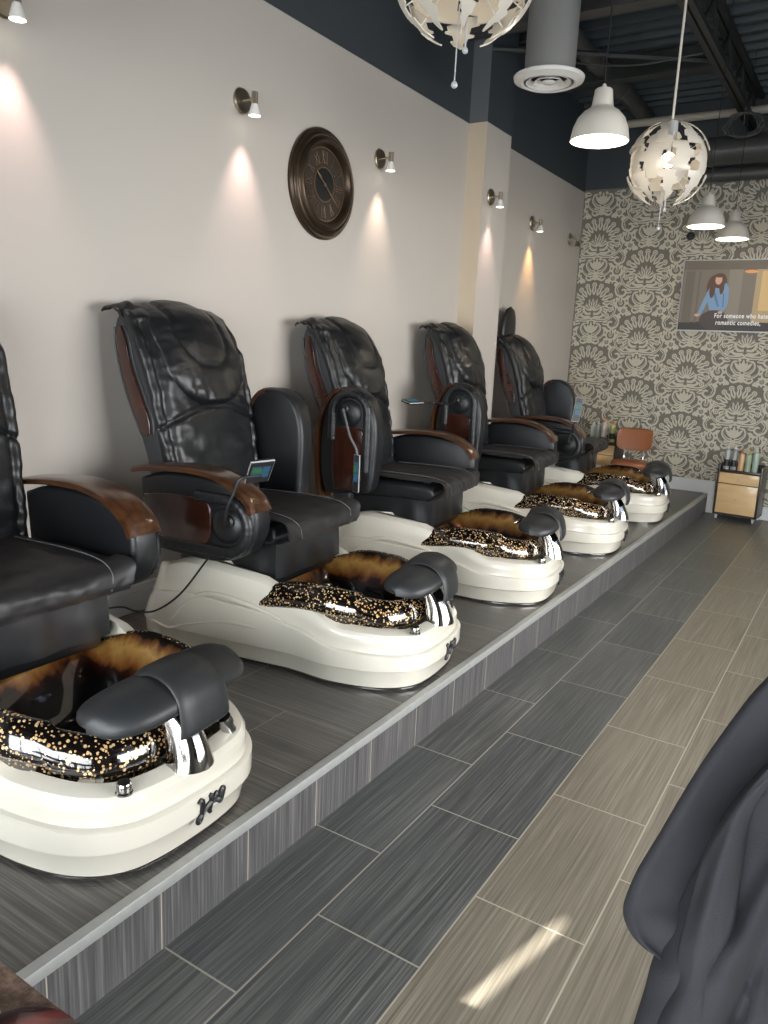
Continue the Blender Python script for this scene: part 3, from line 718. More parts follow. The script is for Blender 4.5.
def bowl(parent):
    m = MB(); n = 88
    def shape(th, k, flare=1.0):
        c, s_ = math.cos(th), math.sin(th)
        # squarish with a slight waist near the toe and drawn-out rear corners
        x = BHX*spow(c, 0.72); y = BHY*spow(s_, 0.72)
        y *= 1.0-0.10*math.exp(-((x-0.24)/0.10)**2)
        rear = max(0, -c)*abs(s_)*2
        x -= 0.06*rear*flare; y *= 1+0.10*rear*flare
        return BX+x*k, y*k
    def rimz(th):
        c, s_ = math.cos(th), math.sin(th)
        side = abs(s_)**3; rear = max(0, -c)*abs(s_)*2
        return 0.318+0.050*side*(1 if c < 0.5 else 0.6)-0.035*rear**2-0.008*max(0, c)**4+0.012*max(0, -c)**6
    prof = [  # radial factor, z fraction or absolute, material
        (0.001, 0.105, 0), (0.30, 0.105, 0), (0.46, 0.115, 0), (0.56, 0.15, 0), (0.62, 0.21, 0), (0.70, None, -0.075), (0.755, None, -0.040), (0.80, None, -0.012), (0.825, None, -0.001),
        (0.85, None, 0.002), (0.885, None, -0.004), (0.925, None, -0.014), (0.970, None, -0.036), (1.0, None, -0.066), (1.002, None, -0.082), (0.975, None, -0.094), (0.935, None, -0.102), (0.935, None, -0.130), (0.88, None, -0.150), (0.78, 0.17, 0), (0.70, 0.10, 0), (0.4, 0.098, 0)]
    rings = []
    for k, z, dz in prof:
        rings.append([])
        for j in range(n):
            th = 2*PI*j/n; x, y = shape(th, k, min(1, max(0, (k-0.6)/0.3)))
            zz = z if z is not None else rimz(th)+dz
            rings[-1].append(Vector((x, y, zz)))
    nf = n
    m.cur = 1; m.rings(rings[:9], cap0=True, cap1=False); m.cur = 0; m.rings(rings[8:], cap0=False, cap1=True)
    o = m.build('bowl', [M['bowl'], M['bowl_in']], parent, angle=80)
    bm = bmesh.new(); bm.from_mesh(o.data); bmesh.ops.remove_doubles(bm, verts=bm.verts[:], dist=1e-5); bmesh.ops.recalc_face_normals(bm, faces=bm.faces[:]); bm.to_mesh(o.data); bm.free()
    m = MB(); T_ = Matrix.Translation((BX, 0.02, 0.106)); m.lathe([(0.075, 0.0), (0.075, 0.008), (0.06, 0.012), (0.0001, 0.012)], 28, T_)
    m.build('drain_ring', M['silver'], o)
    m = MB(); fx, fy, fz = -0.215, 0.155, 0.325
    m.tube([(fx, fy, fz-0.01), (fx, fy, fz+0.02)], [0.022, 0.016], 14); m.tube(catmull([(fx, fy, fz+0.01), (fx-0.02, fy-0.01, fz+0.035), (fx-0.06, fy-0.03, fz+0.03), (fx-0.085, fy-0.04, fz+0.015)], 5), 0.009, 10)
    m.tube([(fx, fy, fz+0.02), (fx+0.01, fy+0.02, fz+0.045)], 0.007, 10); m.tube([(fx-0.012, fy+0.01, fz+0.046), (fx+0.03, fy+0.03, fz+0.046)], 0.006, 8); m.build('faucet', M['chrome'], parent)
    return o
def footrest(parent, yaw=0.0):
    # chrome bracket
    m = MB(); rings = []
    for i in range(13):
        u = i/12; z = 0.215+0.165*u; x0 = -0.020-0.005*u-0.055*u**2.0; wv = 0.062-0.014*math.sin(PI*u*0.9); d = 0.060-0.022*u
        ring = []
        for k in range(28):
            a = 2*PI*k/28; c, s_ = math.cos(a), math.sin(a)
            front = 0.028*max(0, c)*(1-abs(s_))*(1-u*0.2)
            ring.append(Vector((x0-0.03+d*spow(c, 0.5)*0.62+front-0.012*u, wv*spow(s_, 0.6), z)))
        rings.append(ring)
    m.rings(rings); br = m.build('chrome_bracket', M['chrome'], parent, angle=60)
    # foam cushion: two rounded lobes with a saddle strap folded over the middle
    piv = Vector((-0.105, 0.012, 0.405)); e = bpy.data.objects
    def T(p):
        q = Matrix.Rotation(yaw, 4, 'Z') @ Vector(p); return q+piv
    m = MB(); rings = []; N_ = 44
    for i in range(N_+1):
        v = -1+2*i/N_; y = v*0.262+0.012
        sag = -0.030*abs(v)**1.3+0.014; back = 0.050*abs(v)**1.6     # lobes droop and sweep towards the chair
        wx = (0.082-0.030*math.exp(-(v/0.16)**2)+0.008*math.sin(abs(v)*PI))*(max(0.0, 1-abs(v)**7))**0.5+0.002; th = 0.036*(max(0.0, 1-abs(v)**6))**0.5+0.001
        rings.append([T((-back+wx*spow(math.cos(2*PI*k/28), 0.85), y, sag+th*spow(math.sin(2*PI*k/28), 0.85)-0.020*max(0, math.cos(2*PI*k/28)))) for k in range(28)])
    m.rings(rings); fo = m.build('footrest_cushion', M['rubber'], parent, angle=70)
    m = MB(); rings = []
    pr = [(-0.095, -0.012), (-0.088, 0.024), (-0.05, 0.052), (0.0, 0.060), (0.05, 0.045), (0.085, 0.008), (0.100, -0.045), (0.102, -0.085)]
    c = catmull([(x, 0, z) for x, z in pr], 5); n_ = len(c)
    for i, p in enumerate(c):
        t = (c[min(i+1, n_-1)]-c[max(i-1, 0)]).normalized(); nr = Vector((t.z, 0, -t.x))*-1; u = i/(n_-1)
        hw = 0.070+0.024*u; tk = 0.007 if 0 < i < n_-1 else 0.003
        rings.append([T(p+nr*(tk*spow(math.sin(2*PI*k/26), 0.9)-0.010*abs(math.cos(2*PI*k/26))**2)+Vector((0, hw*spow(math.cos(2*PI*k/26), 0.45), 0))) for k in range(26)])
    m.rings(rings); m.build('saddle_strap', M['rubber'], fo, angle=70)
    # knobs on the deck
    for (x, y, r_, h_) in ((-0.060, -0.195, 0.018, 0.024),):
        m = MB(); T_ = Matrix.Translation((x, y, 0.222)); m.lathe([(r_*1.15, 0), (r_*1.15, 0.004), (r_, 0.007), (r_, h_), (r_*0.85, h_+0.004), (0.0001, h_+0.004)], 24, T_); kb = m.build('control_knob', M['chrome'], parent)
        m = MB(); m.lathe([(r_*0.75, h_+0.0045), (0.0001, h_+0.006)], 20, T_); m.build('knob_cap', M['black_plastic'], kb)
    m = MB(); T_ = Matrix.Translation((-0.155, -0.215, 0.2235)); m.lathe([(0.030, -0.004), (0.030, 0.003), (0.025, 0.003), (0.025, 0.0), (0.012, 0.0), (0.011, 0.002), (0.0001, 0.002)], 28, T_); m.build('jet_cap', M['gel'], parent)
    m = MB(); T_ = Matrix.Translation((-0.075, 0.17, 0.222)) @ Matrix.Rotation(R(25), 4, 'X'); m.lathe([(0.02, 0), (0.018, 0.02), (0.022, 0.03), (0.02, 0.055), (0.012, 0.058), (0.0001, 0.058)], 20, T_); m.build('shower_handle', M['chrome'], parent)
def logo(parent):
    m = MB(); S_ = 0.95
    strokes = [[(-0.052, 0.030), (-0.044, 0.038), (-0.038, 0.028), (-0.040, 0.0), (-0.046, -0.028), (-0.056, -0.032), (-0.052, -0.020), (-0.034, -0.006)],
               [(-0.034, -0.006), (-0.022, 0.006), (-0.008, 0.012), (0.008, 0.010)], [(-0.010, 0.030), (-0.006, 0.036), (-0.006, 0.012), (-0.014, -0.014), (-0.010, -0.018)],
               [(0.004, 0.020), (0.014, 0.032), (0.020, 0.016), (0.012, 0.006), (0.022, 0.010)], [(0.024, 0.014), (0.034, 0.034), (0.042, 0.030), (0.036, 0.008), (0.030, -0.004), (0.022, -0.002)]]
    for st in strokes:
        c = catmull([(0, a*S_, b*S_) for a, b in st], 5)
        pts = []
        for p in c:
            y = p.y+0.03; z = 0.10+p.z*0.85
            u = min(0.999, abs(y)/0.375); x = -0.30+0.30*(max(0, 1-u**(1/0.42)))**(1/2.9)
            pts.append(Vector((x+0.003, y, z)))
        m.tube(pts, 0.0066, 6)
    m.build('emblem', M['black_plastic'], parent)

SH = [(-1.235, 0.40), (-1.25, 0.60), (-1.275, 0.74), (-1.315, 0.86), (-1.385, 1.05), (-1.43, 1.20), (-1.445, 1.29), (-1.425, 1.345), (-1.38, 1.355), (-1.335, 1.31), (-1.27, 1.16), (-1.22, 1.0), (-1.185, 0.86), (-1.16, 0.745), (-1.14, 0.60), (-1.12, 0.48), (-1.15, 0.40)]
def backrest(parent):
    c = catmull([(a, b, 0) for a, b in SH]+[(SH[0][0], SH[0][1], 0)], 3)[:-1]
    m = MB(); m.prism([(p.x, p.y) for p in c], -0.300, 0.300, 'xz', bev=0.018)
    sh = m.build('backrest', M['shell'], parent, angle=50)
    # rounded grey border and mahogany inlay on each side
    def inlay(pts0, pts1):
        a = catmull([(x, z, 0) for x, z in pts0], 6); b = catmull([(x, z, 0) for x, z in reversed(pts1)], 6); return [(p.x, p.y) for p in a+b]
    rear = [(-1.426, 1.295), (-1.420, 1.20), (-1.382, 1.06), (-1.335, 0.95), (-1.290, 0.862)]
    frnt = [(-1.400, 1.305), (-1.374, 1.25), (-1.350, 1.15), (-1.298, 1.03), (-1.255, 0.93), (-1.250, 0.868)]
    for sy in (-1, 1):
        y0, y1 = (0.294, 0.309) if sy > 0 else (-0.309, -0.294)
        m = MB(); m.prism(inlay(rear, frnt), y0, y1, 'xz', bev=0.005); m.build('side_inlay', M['redwood'], sh, angle=50)
        m = MB(); m.tube([Vector((x, sy*0.300, z)) for x, z in inlay([(x-0.014, z+0.004) for x, z in rear], [(x+0.014, z) for x, z in frnt])], 0.0045, 6, caps=False); m.build('inlay_piping', M['shell'], sh)
    def wr(s_, y, q, amp):
        return amp*(fold(s_*9, y*7, 2.1)*0.6+fold(s_*22, y*16+s_*6, 5.3)*0.4)
    path = [(-1.135, 0.55), (-1.155, 0.66), (-1.178, 0.78), (-1.20, 0.90), (-1.228, 1.02), (-1.262, 1.14), (-1.31, 1.25), (-1.362, 1.325), (-1.42, 1.355)]
    def hw(s_): return interp([(0, 0.285), (0.15, 0.30), (0.5, 0.318), (0.8, 0.328), (0.93, 0.320), (1, 0.30)], s_)
    def ht(s_): return 0.040
    def disp(s_, y, q):
        v = abs(y)/hw(s_); d = 0.016*(1-v**2)
        d -= 0.012*math.exp(-((y)/0.012)**2)*(1 if s_ < 0.48 else 0)                      # centre seam
        ln = 0.50-0.10*(v**1.4); d -= 0.016*math.exp(-((s_-ln)/0.010)**2)                   # wing seams
        d -= 0.014*math.exp(-((v-0.86)/0.05)**2)*(1 if s_ < .9 else .4)
        d += wr(s_, y, q, 0.014+0.006*v); return d
    m = sweep_pad(path, hw, ht, disp, nper=14, seg=110, e_y=0.42, e_n=0.75); m.build('back_cushion', M['leather'], sh, angle=75)
    # headrest pillow
    path = [(-1.172, 0.985), (-1.190, 1.05), (-1.222, 1.14), (-1.268, 1.235), (-1.325, 1.315), (-1.385, 1.352), (-1.43, 1.36)]
    def hw2(s_): return 0.245*min(1, (max(0.0, 1-((0.40-s_)/0.41)**2.0)) ** 0.5+0.02) if s_ < 0.40 else interp([(0.40, 0.245), (0.8, 0.258), (1, 0.25)], s_)
    def disp2(s_, y, q):
        v = abs(y)/max(0.03, hw2(s_)); d = 0.014*(1-v**2)
        rr = math.hypot(y/0.145, (s_-0.62)/0.30 if s_ < 0.62 else (s_-0.62)*0.6); d -= 0.009*math.exp(-((rr-1)/0.06)**2); d += 0.010*(1 if rr < 1 else 0)*(1-rr**2)
        if s_ < 0.32: d -= 0.006*math.exp(-(y/0.008)**2)
        d += wr(s_+2, y, q, 0.007)+0.003*math.sin(y*120+s_*9)*math.exp(-((s_-0.1)/0.12)**2); return d
    m = sweep_pad(path, hw2, lambda s_: 0.042, disp2, nper=12, seg=90, e_y=0.6, e_n=0.8); m.build('headrest_pillow', M['leather'], sh, angle=75)
    # leather flap thrown over the top of the backrest
    m = MB(); rings = []; prof = [(-1.33, 1.345), (-1.365, 1.378), (-1.41, 1.398), (-1.455, 1.398), (-1.485, 1.375)]
    c = catmull([(a, 0, b) for a, b in prof], 6); n_ = len(c)
    for i, p in enumerate(c):
        u = i/(n_-1); ring = []; t = (c[min(i+1, n_-1)]-c[max(i-1, 0)]).normalized(); nr = Vector((t.z, 0, -t.x))
        half = []
        for k in range(41):
            v = -1+k/20; y = v*(0.318+0.02*u); e_ = 0.022*(abs(v)**6); dd = 0.010*fold(u*3, v*4, 8)+0.006*fold(u*6, v*11, 4)
            half.append(p+nr*(dd-e_-0.012*v*v+(0.012 if v < -0.7 else 0)*u)+Vector((0, y, 0)))
        rings.append([q+nr*0.004 for q in half]+[q-nr*0.004 for q in reversed(half)])
    m.rings(rings); m.build('top_flap', M['leather'], sh, angle=70)
    return sh
def seat(parent):
    m = MB(); m.box(-1.16, -0.665, -0.225, 0.225, 0.30, 0.475, bev=0.015); pl = m.build('seat_base', M['black_plastic'], parent)
    # vinyl skirt hanging below the seat front and flanks
    m = MB(); n = 60; ring_t, ring_b = [], []
    P_ = [(-1.14, -0.24), (-0.66, -0.245), (-0.655, 0.24), (-1.14, 0.245)]
    pts = []
    for (a, b) in zip(P_, P_[1:]):
        for k in range(20): pts.append(Vector((a[0]+(b[0]-a[0])*k/20, a[1]+(b[1]-a[1])*k/20, 0)))
    pts.append(Vector((*P_[-1], 0)))
    rings = []
    for j in range(9):
        u = j/8; z = 0.50-0.16*u; r_ = []
        for i, p in enumerate(pts):
            wv = 0.006*u*math.sin(i*0.9)+0.004*fold(i*.3, u*2, 1); cx = Vector((-0.9, 0, 0)); d = (p-cx).normalized(); r_.append(p+d*(wv+0.01*u)+Vector((0, 0, z-(0.0 if i > 0 else 0))))
        rings.append(r_)
    inner = [[q-Vector((q.x+0.9, q.y, 0)).normalized()*0.004 for q in r_] for r_ in rings]
    for a in range(len(rings)): rings[a] = rings[a]+list(reversed(inner[a]))
    m.rings(rings); m.build('skirt', M['leather_pad'], parent, angle=60)
    path = [(-1.17, 0.50), (-1.0, 0.515), (-0.8, 0.522), (-0.70, 0.522), (-0.645, 0.512)]
    m = sweep_pad(path, lambda s_: 0.280, lambda s_: 0.052, lambda s_, y, q: 0.010*(1-(y/0.27)**2)+0.004*fold(s_*7, y*9, 3), nper=10, seg=64, e_y=0.28, e_n=0.5)
    sc = m.build('seat_cushion', M['leather'], parent, angle=75)
    # loose cover: falls over the front, corners stick out
    m = MB(); rings = []
    prof = [(-1.13, 0.592), (-1.0, 0.592), (-0.85, 0.594), (-0.74, 0.592), (-0.66, 0.588), (-0.612, 0.578), (-0.580, 0.555), (-0.574, 0.525), (-0.580, 0.500)]
    c = catmull([(a, 0, b) for a, b in prof], 7); n_ = len(c)
    for i, p in enumerate(c):
        u = i/(n_-1); t = (c[min(i+1, n_-1)]-c[max(i-1, 0)]).normalized(); nr = Vector((-t.z, 0, t.x)); half = []
        wd_ = interp([(0, 0.25), (0.35, 0.268), (0.62, 0.285), (0.74, 0.285), (0.84, 0.275), (1, 0.262)], u)
        for k in range(49):
            v = -1+k/24; y = v*wd_; dd = 0.007*fold(u*4, v*3, 1)+0.003*fold(u*9, v*9, 6)
            fl = 0.010*abs(v)**5*math.exp(-((u-0.66)/0.14)**2)-0.020*abs(v)**6*(1 if u < .5 else 0)*0.6
            out = 0.012*abs(v)**4*math.exp(-((u-0.62)/0.12)**2)
            half.append(p+nr*dd+Vector((out, y, fl+(-0.003 if abs(abs(v)-0.72) < 0.03 else 0))))
        rings.append([q+nr*0.003 for q in half]+[q-nr*0.003 for q in reversed(half)])
    m.rings(rings); m.build('seat_cover', M['cover'], sc, angle=60)
    # cover stitching
    m = MB(); 
    for sy in (-1, 1):
        m = MB(); m.tube(catmull([(-1.05, sy*0.19, 0.598), (-0.85, sy*0.20, 0.602), (-0.70, sy*0.205, 0.599), (-0.62, sy*0.205, 0.586), (-0.578, sy*0.20, 0.556), (-0.572, sy*0.19, 0.51)], 5), 0.0022, 5); m.build('stitching', M['piping'], sc)
ARM_P = Vector((-1.0875, 0, 0.5925))      # pivot
PAD = [(-1.195, 0.715), (-1.185, 0.60), (-1.17, 0.475), (-1.12, 0.440), (-1.0, 0.428), (-0.85, 0.424), (-0.75, 0.44), (-0.675, 0.48), (-0.632, 0.55), (-0.626, 0.62), (-0.645, 0.675), (-0.69, 0.715), (-0.78, 0.742), (-0.92, 0.755), (-1.08, 0.748)]
CAPP = [(-1.225, 0.738), (-1.15, 0.750), (-1.03, 0.762), (-0.92, 0.765), (-0.83, 0.756), (-0.76, 0.735), (-0.70, 0.702), (-0.662, 0.668), (-0.645, 0.635)]
def arm(parent, sy, raised):
    """sy: -1 near the camera, +1 far. local origin at the pivot so that it folds up"""
    ya, yb = 0.322, 0.430
    S_ = lambda p: Vector((p[0]-ARM_P.x, p[1], p[2]-ARM_P.z))
    def fix(mb):
        mb.v = [tuple(S_(v)) for v in mb.v]; return mb
    c = catmull([(a, b, 0) for a, b in PAD]+[(PAD[0][0], PAD[0][1], 0)], 4)[:-1]; poly = [(p.x, p.y) for p in c]
    y0, y1 = (ya, yb) if sy > 0 else (-yb, -ya)
    m = MB(); m.prism(poly, y0, y1, 'xz', bev=0.022, segs=4); fix(m)
    a = m.build('armrest', M['leather_pad'], parent, angle=60); a.location = ARM_P
    # wooden cap
    m = MB(); cc = catmull([(x, 0, z) for x, z in CAPP], 5); n_ = len(cc); rings = []
    ya2, yb2 = (ya-0.008, yb+0.012) if sy > 0 else (-yb-0.012, -ya+0.008)
    for i, p in enumerate(cc):
        t = (cc[min(i+1, n_-1)]-cc[max(i-1, 0)]).normalized(); nr = Vector((-t.z, 0, t.x))
        k = 1.0
        yy0, yy1 = ya2, yb2; cr = 0.008
        ring = []
        for (fy, fz) in ((0, 0), (0, 0.8), (0.05, 1.0), (0.25, 1.1), (0.5, 1.14), (0.75, 1.1), (0.95, 1.0), (1, 0.8), (1, 0)):
            ring.append(p+nr*(0.022*fz-0.004)+Vector((0, yy0+(yy1-yy0)*fy, 0)))
        rings.append(ring)
    m.rings(rings); fix(m); m.build('arm_cap', M['wood'], a, angle=40)
    # outer flank: lacquered panel, gathered leather roll and round pad
    yo = sy*yb
    def pr(poly_, t0, t1, bev, name, mat):
        q0, q1 = sorted((sy*t0, sy*t1)); mm = MB(); mm.prism(poly_, q0, q1, 'xz', bev=bev); fix(mm); return mm.build(name, mat, a, angle=50)
    pn = catmull([(-1.165, 0.655, 0), (-1.05, 0.672, 0), (-0.90, 0.672, 0), (-0.845, 0.662, 0), (-0.828, 0.62, 0), (-0.830, 0.54, 0), (-0.85, 0.494, 0), (-0.92, 0.488, 0), (-1.06, 0.492, 0), (-1.140, 0.51, 0), (-1.158, 0.56, 0), (-1.165, 0.655, 0)], 3)[:-1]
    pr([(p.x, p.y) for p in pn], yb-0.006, yb+0.010, 0.006, 'side_panel', M['redwood'])
    cx, cz, r_ = -0.758, 0.577, 0.102
    m = MB(); pts, rad = [], []
    for k in range(73):
        t = k/72
        if t < 0.25: x, z = -0.90+(t/0.25)*(cx+0.90), cz+r_
        elif t < 0.75: an = PI/2-(t-0.25)/0.5*PI; x, z = cx+r_*math.cos(an), cz+r_*math.sin(an)
        else: x, z = cx-((t-0.75)/0.25)*0.30, cz-r_
        pts.append(Vector((x, sy*(yb+0.001), z))); rad.append(0.022+0.0018*math.sin(k*2.4))
    m.tube(pts, rad, 12); fix(m); m.build('padded_roll', M['leather_pad'], a, angle=75)
    m = MB(); m.lathe([(0.0001, 0.016), (0.04, 0.013), (0.068, 0.003), (0.074, -0.006)], 32, Matrix.Translation((cx, yo, cz)) @ Matrix.Rotation(R(-90*sy), 4, 'X')); fix(m); m.build('round_pad', M['leather_pad'], a, angle=70)
    m = MB(); T_ = Matrix.Translation((-0.735, yo+sy*0.014, 0.60)) @ Matrix.Rotation(R(-90*sy), 4, 'X'); m.lathe([(0.024, -0.002), (0.024, 0.006), (0.014, 0.010), (0.013, 0.024), (0.0001, 0.025)], 24, T_); fix(m); m.build('pivot_joint', M['black_plastic'], a)
    if raised: a.rotation_euler = (0, R(-90), 0)
    return a
JL = Vector((-0.735, -0.465, 0.60))
def joint_pos(raised):
    d = JL-ARM_P
    return ARM_P+(Vector((-d.z, d.y, d.x)) if raised else d)
def remote(a, raised, rod, center, right, upv, wd=0.062, ht=0.15, dark=False):
    """rod: points in chair space after the joint; remote: centre and axes in chair space. stored in armrest space"""
    inv = (lambda p: Vector((p.z, p.y, -p.x))) if raised else (lambda p: p)
    def L(p): return inv(Vector(p)-ARM_P)
    m = MB(); pts = catmull([joint_pos(raised)]+[Vector(p) for p in rod]+([Vector(center)+Vector((0, 0.012, -0.015))] if not raised else []), 8); m.tube([L(p) for p in pts], 0.0065, 8); ra = m.build('remote_rod', M['piping'] if raised and not dark else M['black_plastic'], a)
    r_ = Vector(right).normalized(); u_ = Vector(upv); u_ = (u_-r_*u_.dot(r_)).normalized(); n_ = r_.cross(u_); c = Vector(center)
    def slab(m, x0, x1, y0, y1, z0, z1):
        vv = [L(c+r_*x+u_*y+n_*z) for x in (x0, x1) for y in (y0, y1) for z in (z0, z1)]
        m.add(vv, [(0, 1, 3, 2), (4, 6, 7, 5), (0, 4, 5, 1), (2, 3, 7, 6), (0, 2, 6, 4), (1, 5, 7, 3)])
    m = MB(); w2, h2 = wd/2, ht/2
    m.cur = 0; slab(m, -w2, w2, -h2, h2, -0.012, 0.003)
    m.cur = 1; slab(m, -w2-0.002, w2+0.002, -h2-0.002, h2+0.002, -0.004, 0.0015)
    m.cur = 2; slab(m, -w2*0.88, w2*0.88, -h2*0.95, h2*0.95, 0.003, 0.0042)
    m.cur = 3; slab(m, -w2*0.8, w2*0.1, h2*0.05, h2*0.45, 0.0042, 0.005)
    m.cur = 4; slab(m, w2*0.15, w2*0.8, h2*0.05, h2*0.6, 0.0042, 0.005); slab(m, -w2*0.8, w2*0.8, -h2*0.45, h2*0.0, 0.0042, 0.005); slab(m, -w2*0.8, w2*0.0, h2*0.5, h2*0.62, 0.0042, 0.005)
    m.build('remote_control', [M['black_plastic'], M['silver'], M['screen'], M['scr_g'], M['scr_b']], a, smooth=False)

DX, TH = -0.02, R(4.0)
def chair_base(name, label, y, yaw):
    t = thing(name, label, 'pedicure chair', (DX, y, H), yaw, 'pedicure chairs on the tiled platform')
    return t
def kids(o): return list(o.children)
def dup(root, label, y, yaw=TH):
    r_ = root.copy(); COL.objects.link(r_); r_.location = (DX, y, H); r_.rotation_euler = (0, 0, yaw); r_['label'] = label
    for ch in protochildren[root.name]:
        c = ch.copy(); COL.objects.link(c); c.parent = r_
        for g in protochildren.get(ch.name, []):
            d = g.copy(); COL.objects.link(d); d.parent = c
    return r_
proto = chair_base('pedicure_chair', 'black leather pedicure chair nearest the camera, cut off by the left edge', 1.260, R(0.2))
tub(proto); bowl(proto); footrest(proto, R(6)); logo(proto); backrest(proto); seat(proto)
bpy.context.view_layer.update()
protochildren = {}
def collect(o):
    protochildren[o.name] = [x for x in bpy.data.objects if x.parent == o]
    for x in protochildren[o.name]: collect(x)
collect(proto)
CH = [proto,
      dup(proto, 'black leather pedicure chair below the round clock, its far armrest folded up', 2.585, R(5.3)),
      dup(proto, 'middle pedicure chair, phone-like remote hanging upright on its raised near armrest', 3.865, R(7.5)),
      dup(proto, 'pedicure chair in front of the column, remote rod sticking out level to the left', 5.125, R(4.0)),
      dup(proto, 'farthest black pedicure chair, by the patterned wall and brown stool', 6.375, R(4.5))]
for b_ in CH[3].children:
    if b_.name.startswith('backrest'):
        Rm = Matrix.Rotation(R(1.5), 4, 'Y'); P0 = Vector((-1.1, 0, 0.5)); b_.rotation_euler = (0, R(1.5), 0); b_.location = P0-Rm @ P0+Vector((0, 0, 0.03))
RAISE = [(0, 0), (0, 1), (1, 0), (1, 0), (0, 1)]
ARMS = []
for c_, (ra, rb) in zip(CH, RAISE):
    ARMS.append((arm(c_, -1, ra), arm(c_, 1, rb)))
# remotes
remote(ARMS[0][0], 0, [(-0.72, -0.50, 0.68), (-0.68, -0.52, 0.76)], (-0.65, -0.50, 0.80), (0.7, 0.7, 0.1), (-0.5, 0.3, 0.6))
remote(ARMS[1][0], 0, [(-0.715, -0.48, 0.66), (-0.69, -0.475, 0.72), (-0.665, -0.465, 0.775)], (-0.615, -0.42, 0.80), (0.62, 0.78, 0.08), (0.42, -0.28, 0.42), 0.085, 0.145)
remote(ARMS[2][0], 1, [(-1.06, -0.49, 0.88), (-1.03, -0.50, 0.81), (-0.99, -0.50, 0.74), (-0.99, -0.50, 0.66)], (-0.985, -0.505, 0.625), (0.95, -0.25, 0), (0.0, 0, 1), 0.034, 0.19)
remote(ARMS[3][0], 1, [(-1.09, -0.53, 0.925), (-1.11, -0.72, 0.935), (-1.14, -0.93, 0.945)], (-1.15, -0.99, 0.955), (0.2, 1.0, 0.0), (-1, 0.2, 0.25), 0.13, 0.07, True)
remote(ARMS[4][0], 0, [(-0.72, -0.46, 0.68), (-0.70, -0.47, 0.76)], (-0.685, -0.47, 0.86), (0.75, 0.6, -0.1), (0.32, 0.25, 1), 0.055, 0.18)
# power cord hanging from the second chair's armrest
m = MB(); m.tube(catmull([(-0.80, -0.42, 0.50), (-0.86, -0.43, 0.42), (-0.98, -0.44, 0.27), (-1.12, -0.43, 0.17), (-1.24, -0.42, 0.14), (-1.33, -0.44, 0.145), (-1.44, -0.62, 0.13), (-1.46, -0.8, 0.12)], 10), 0.0042, 7)
m.build('power_cord', M['cord_black'], CH[1])
# dark cushion standing up behind the farthest chair
m = MB(); rings = []
for i in range(17):
    u = i/16; z = 1.18+0.47*u; hw_ = 0.15*(max(0.0, 1-u**6))**0.5+0.004; th = 0.035*(max(0.0, 1-u**5))**0.5+0.003
    rings.append([Vector((-1.462+0.02*u+th*math.sin(2*PI*k/24), -0.02+hw_*spow(math.cos(2*PI*k/24), 0.7), z)) for k in range(24)])
m.rings(rings); m.build('neck_pillow', M['leather'], CH[4], angle=70)

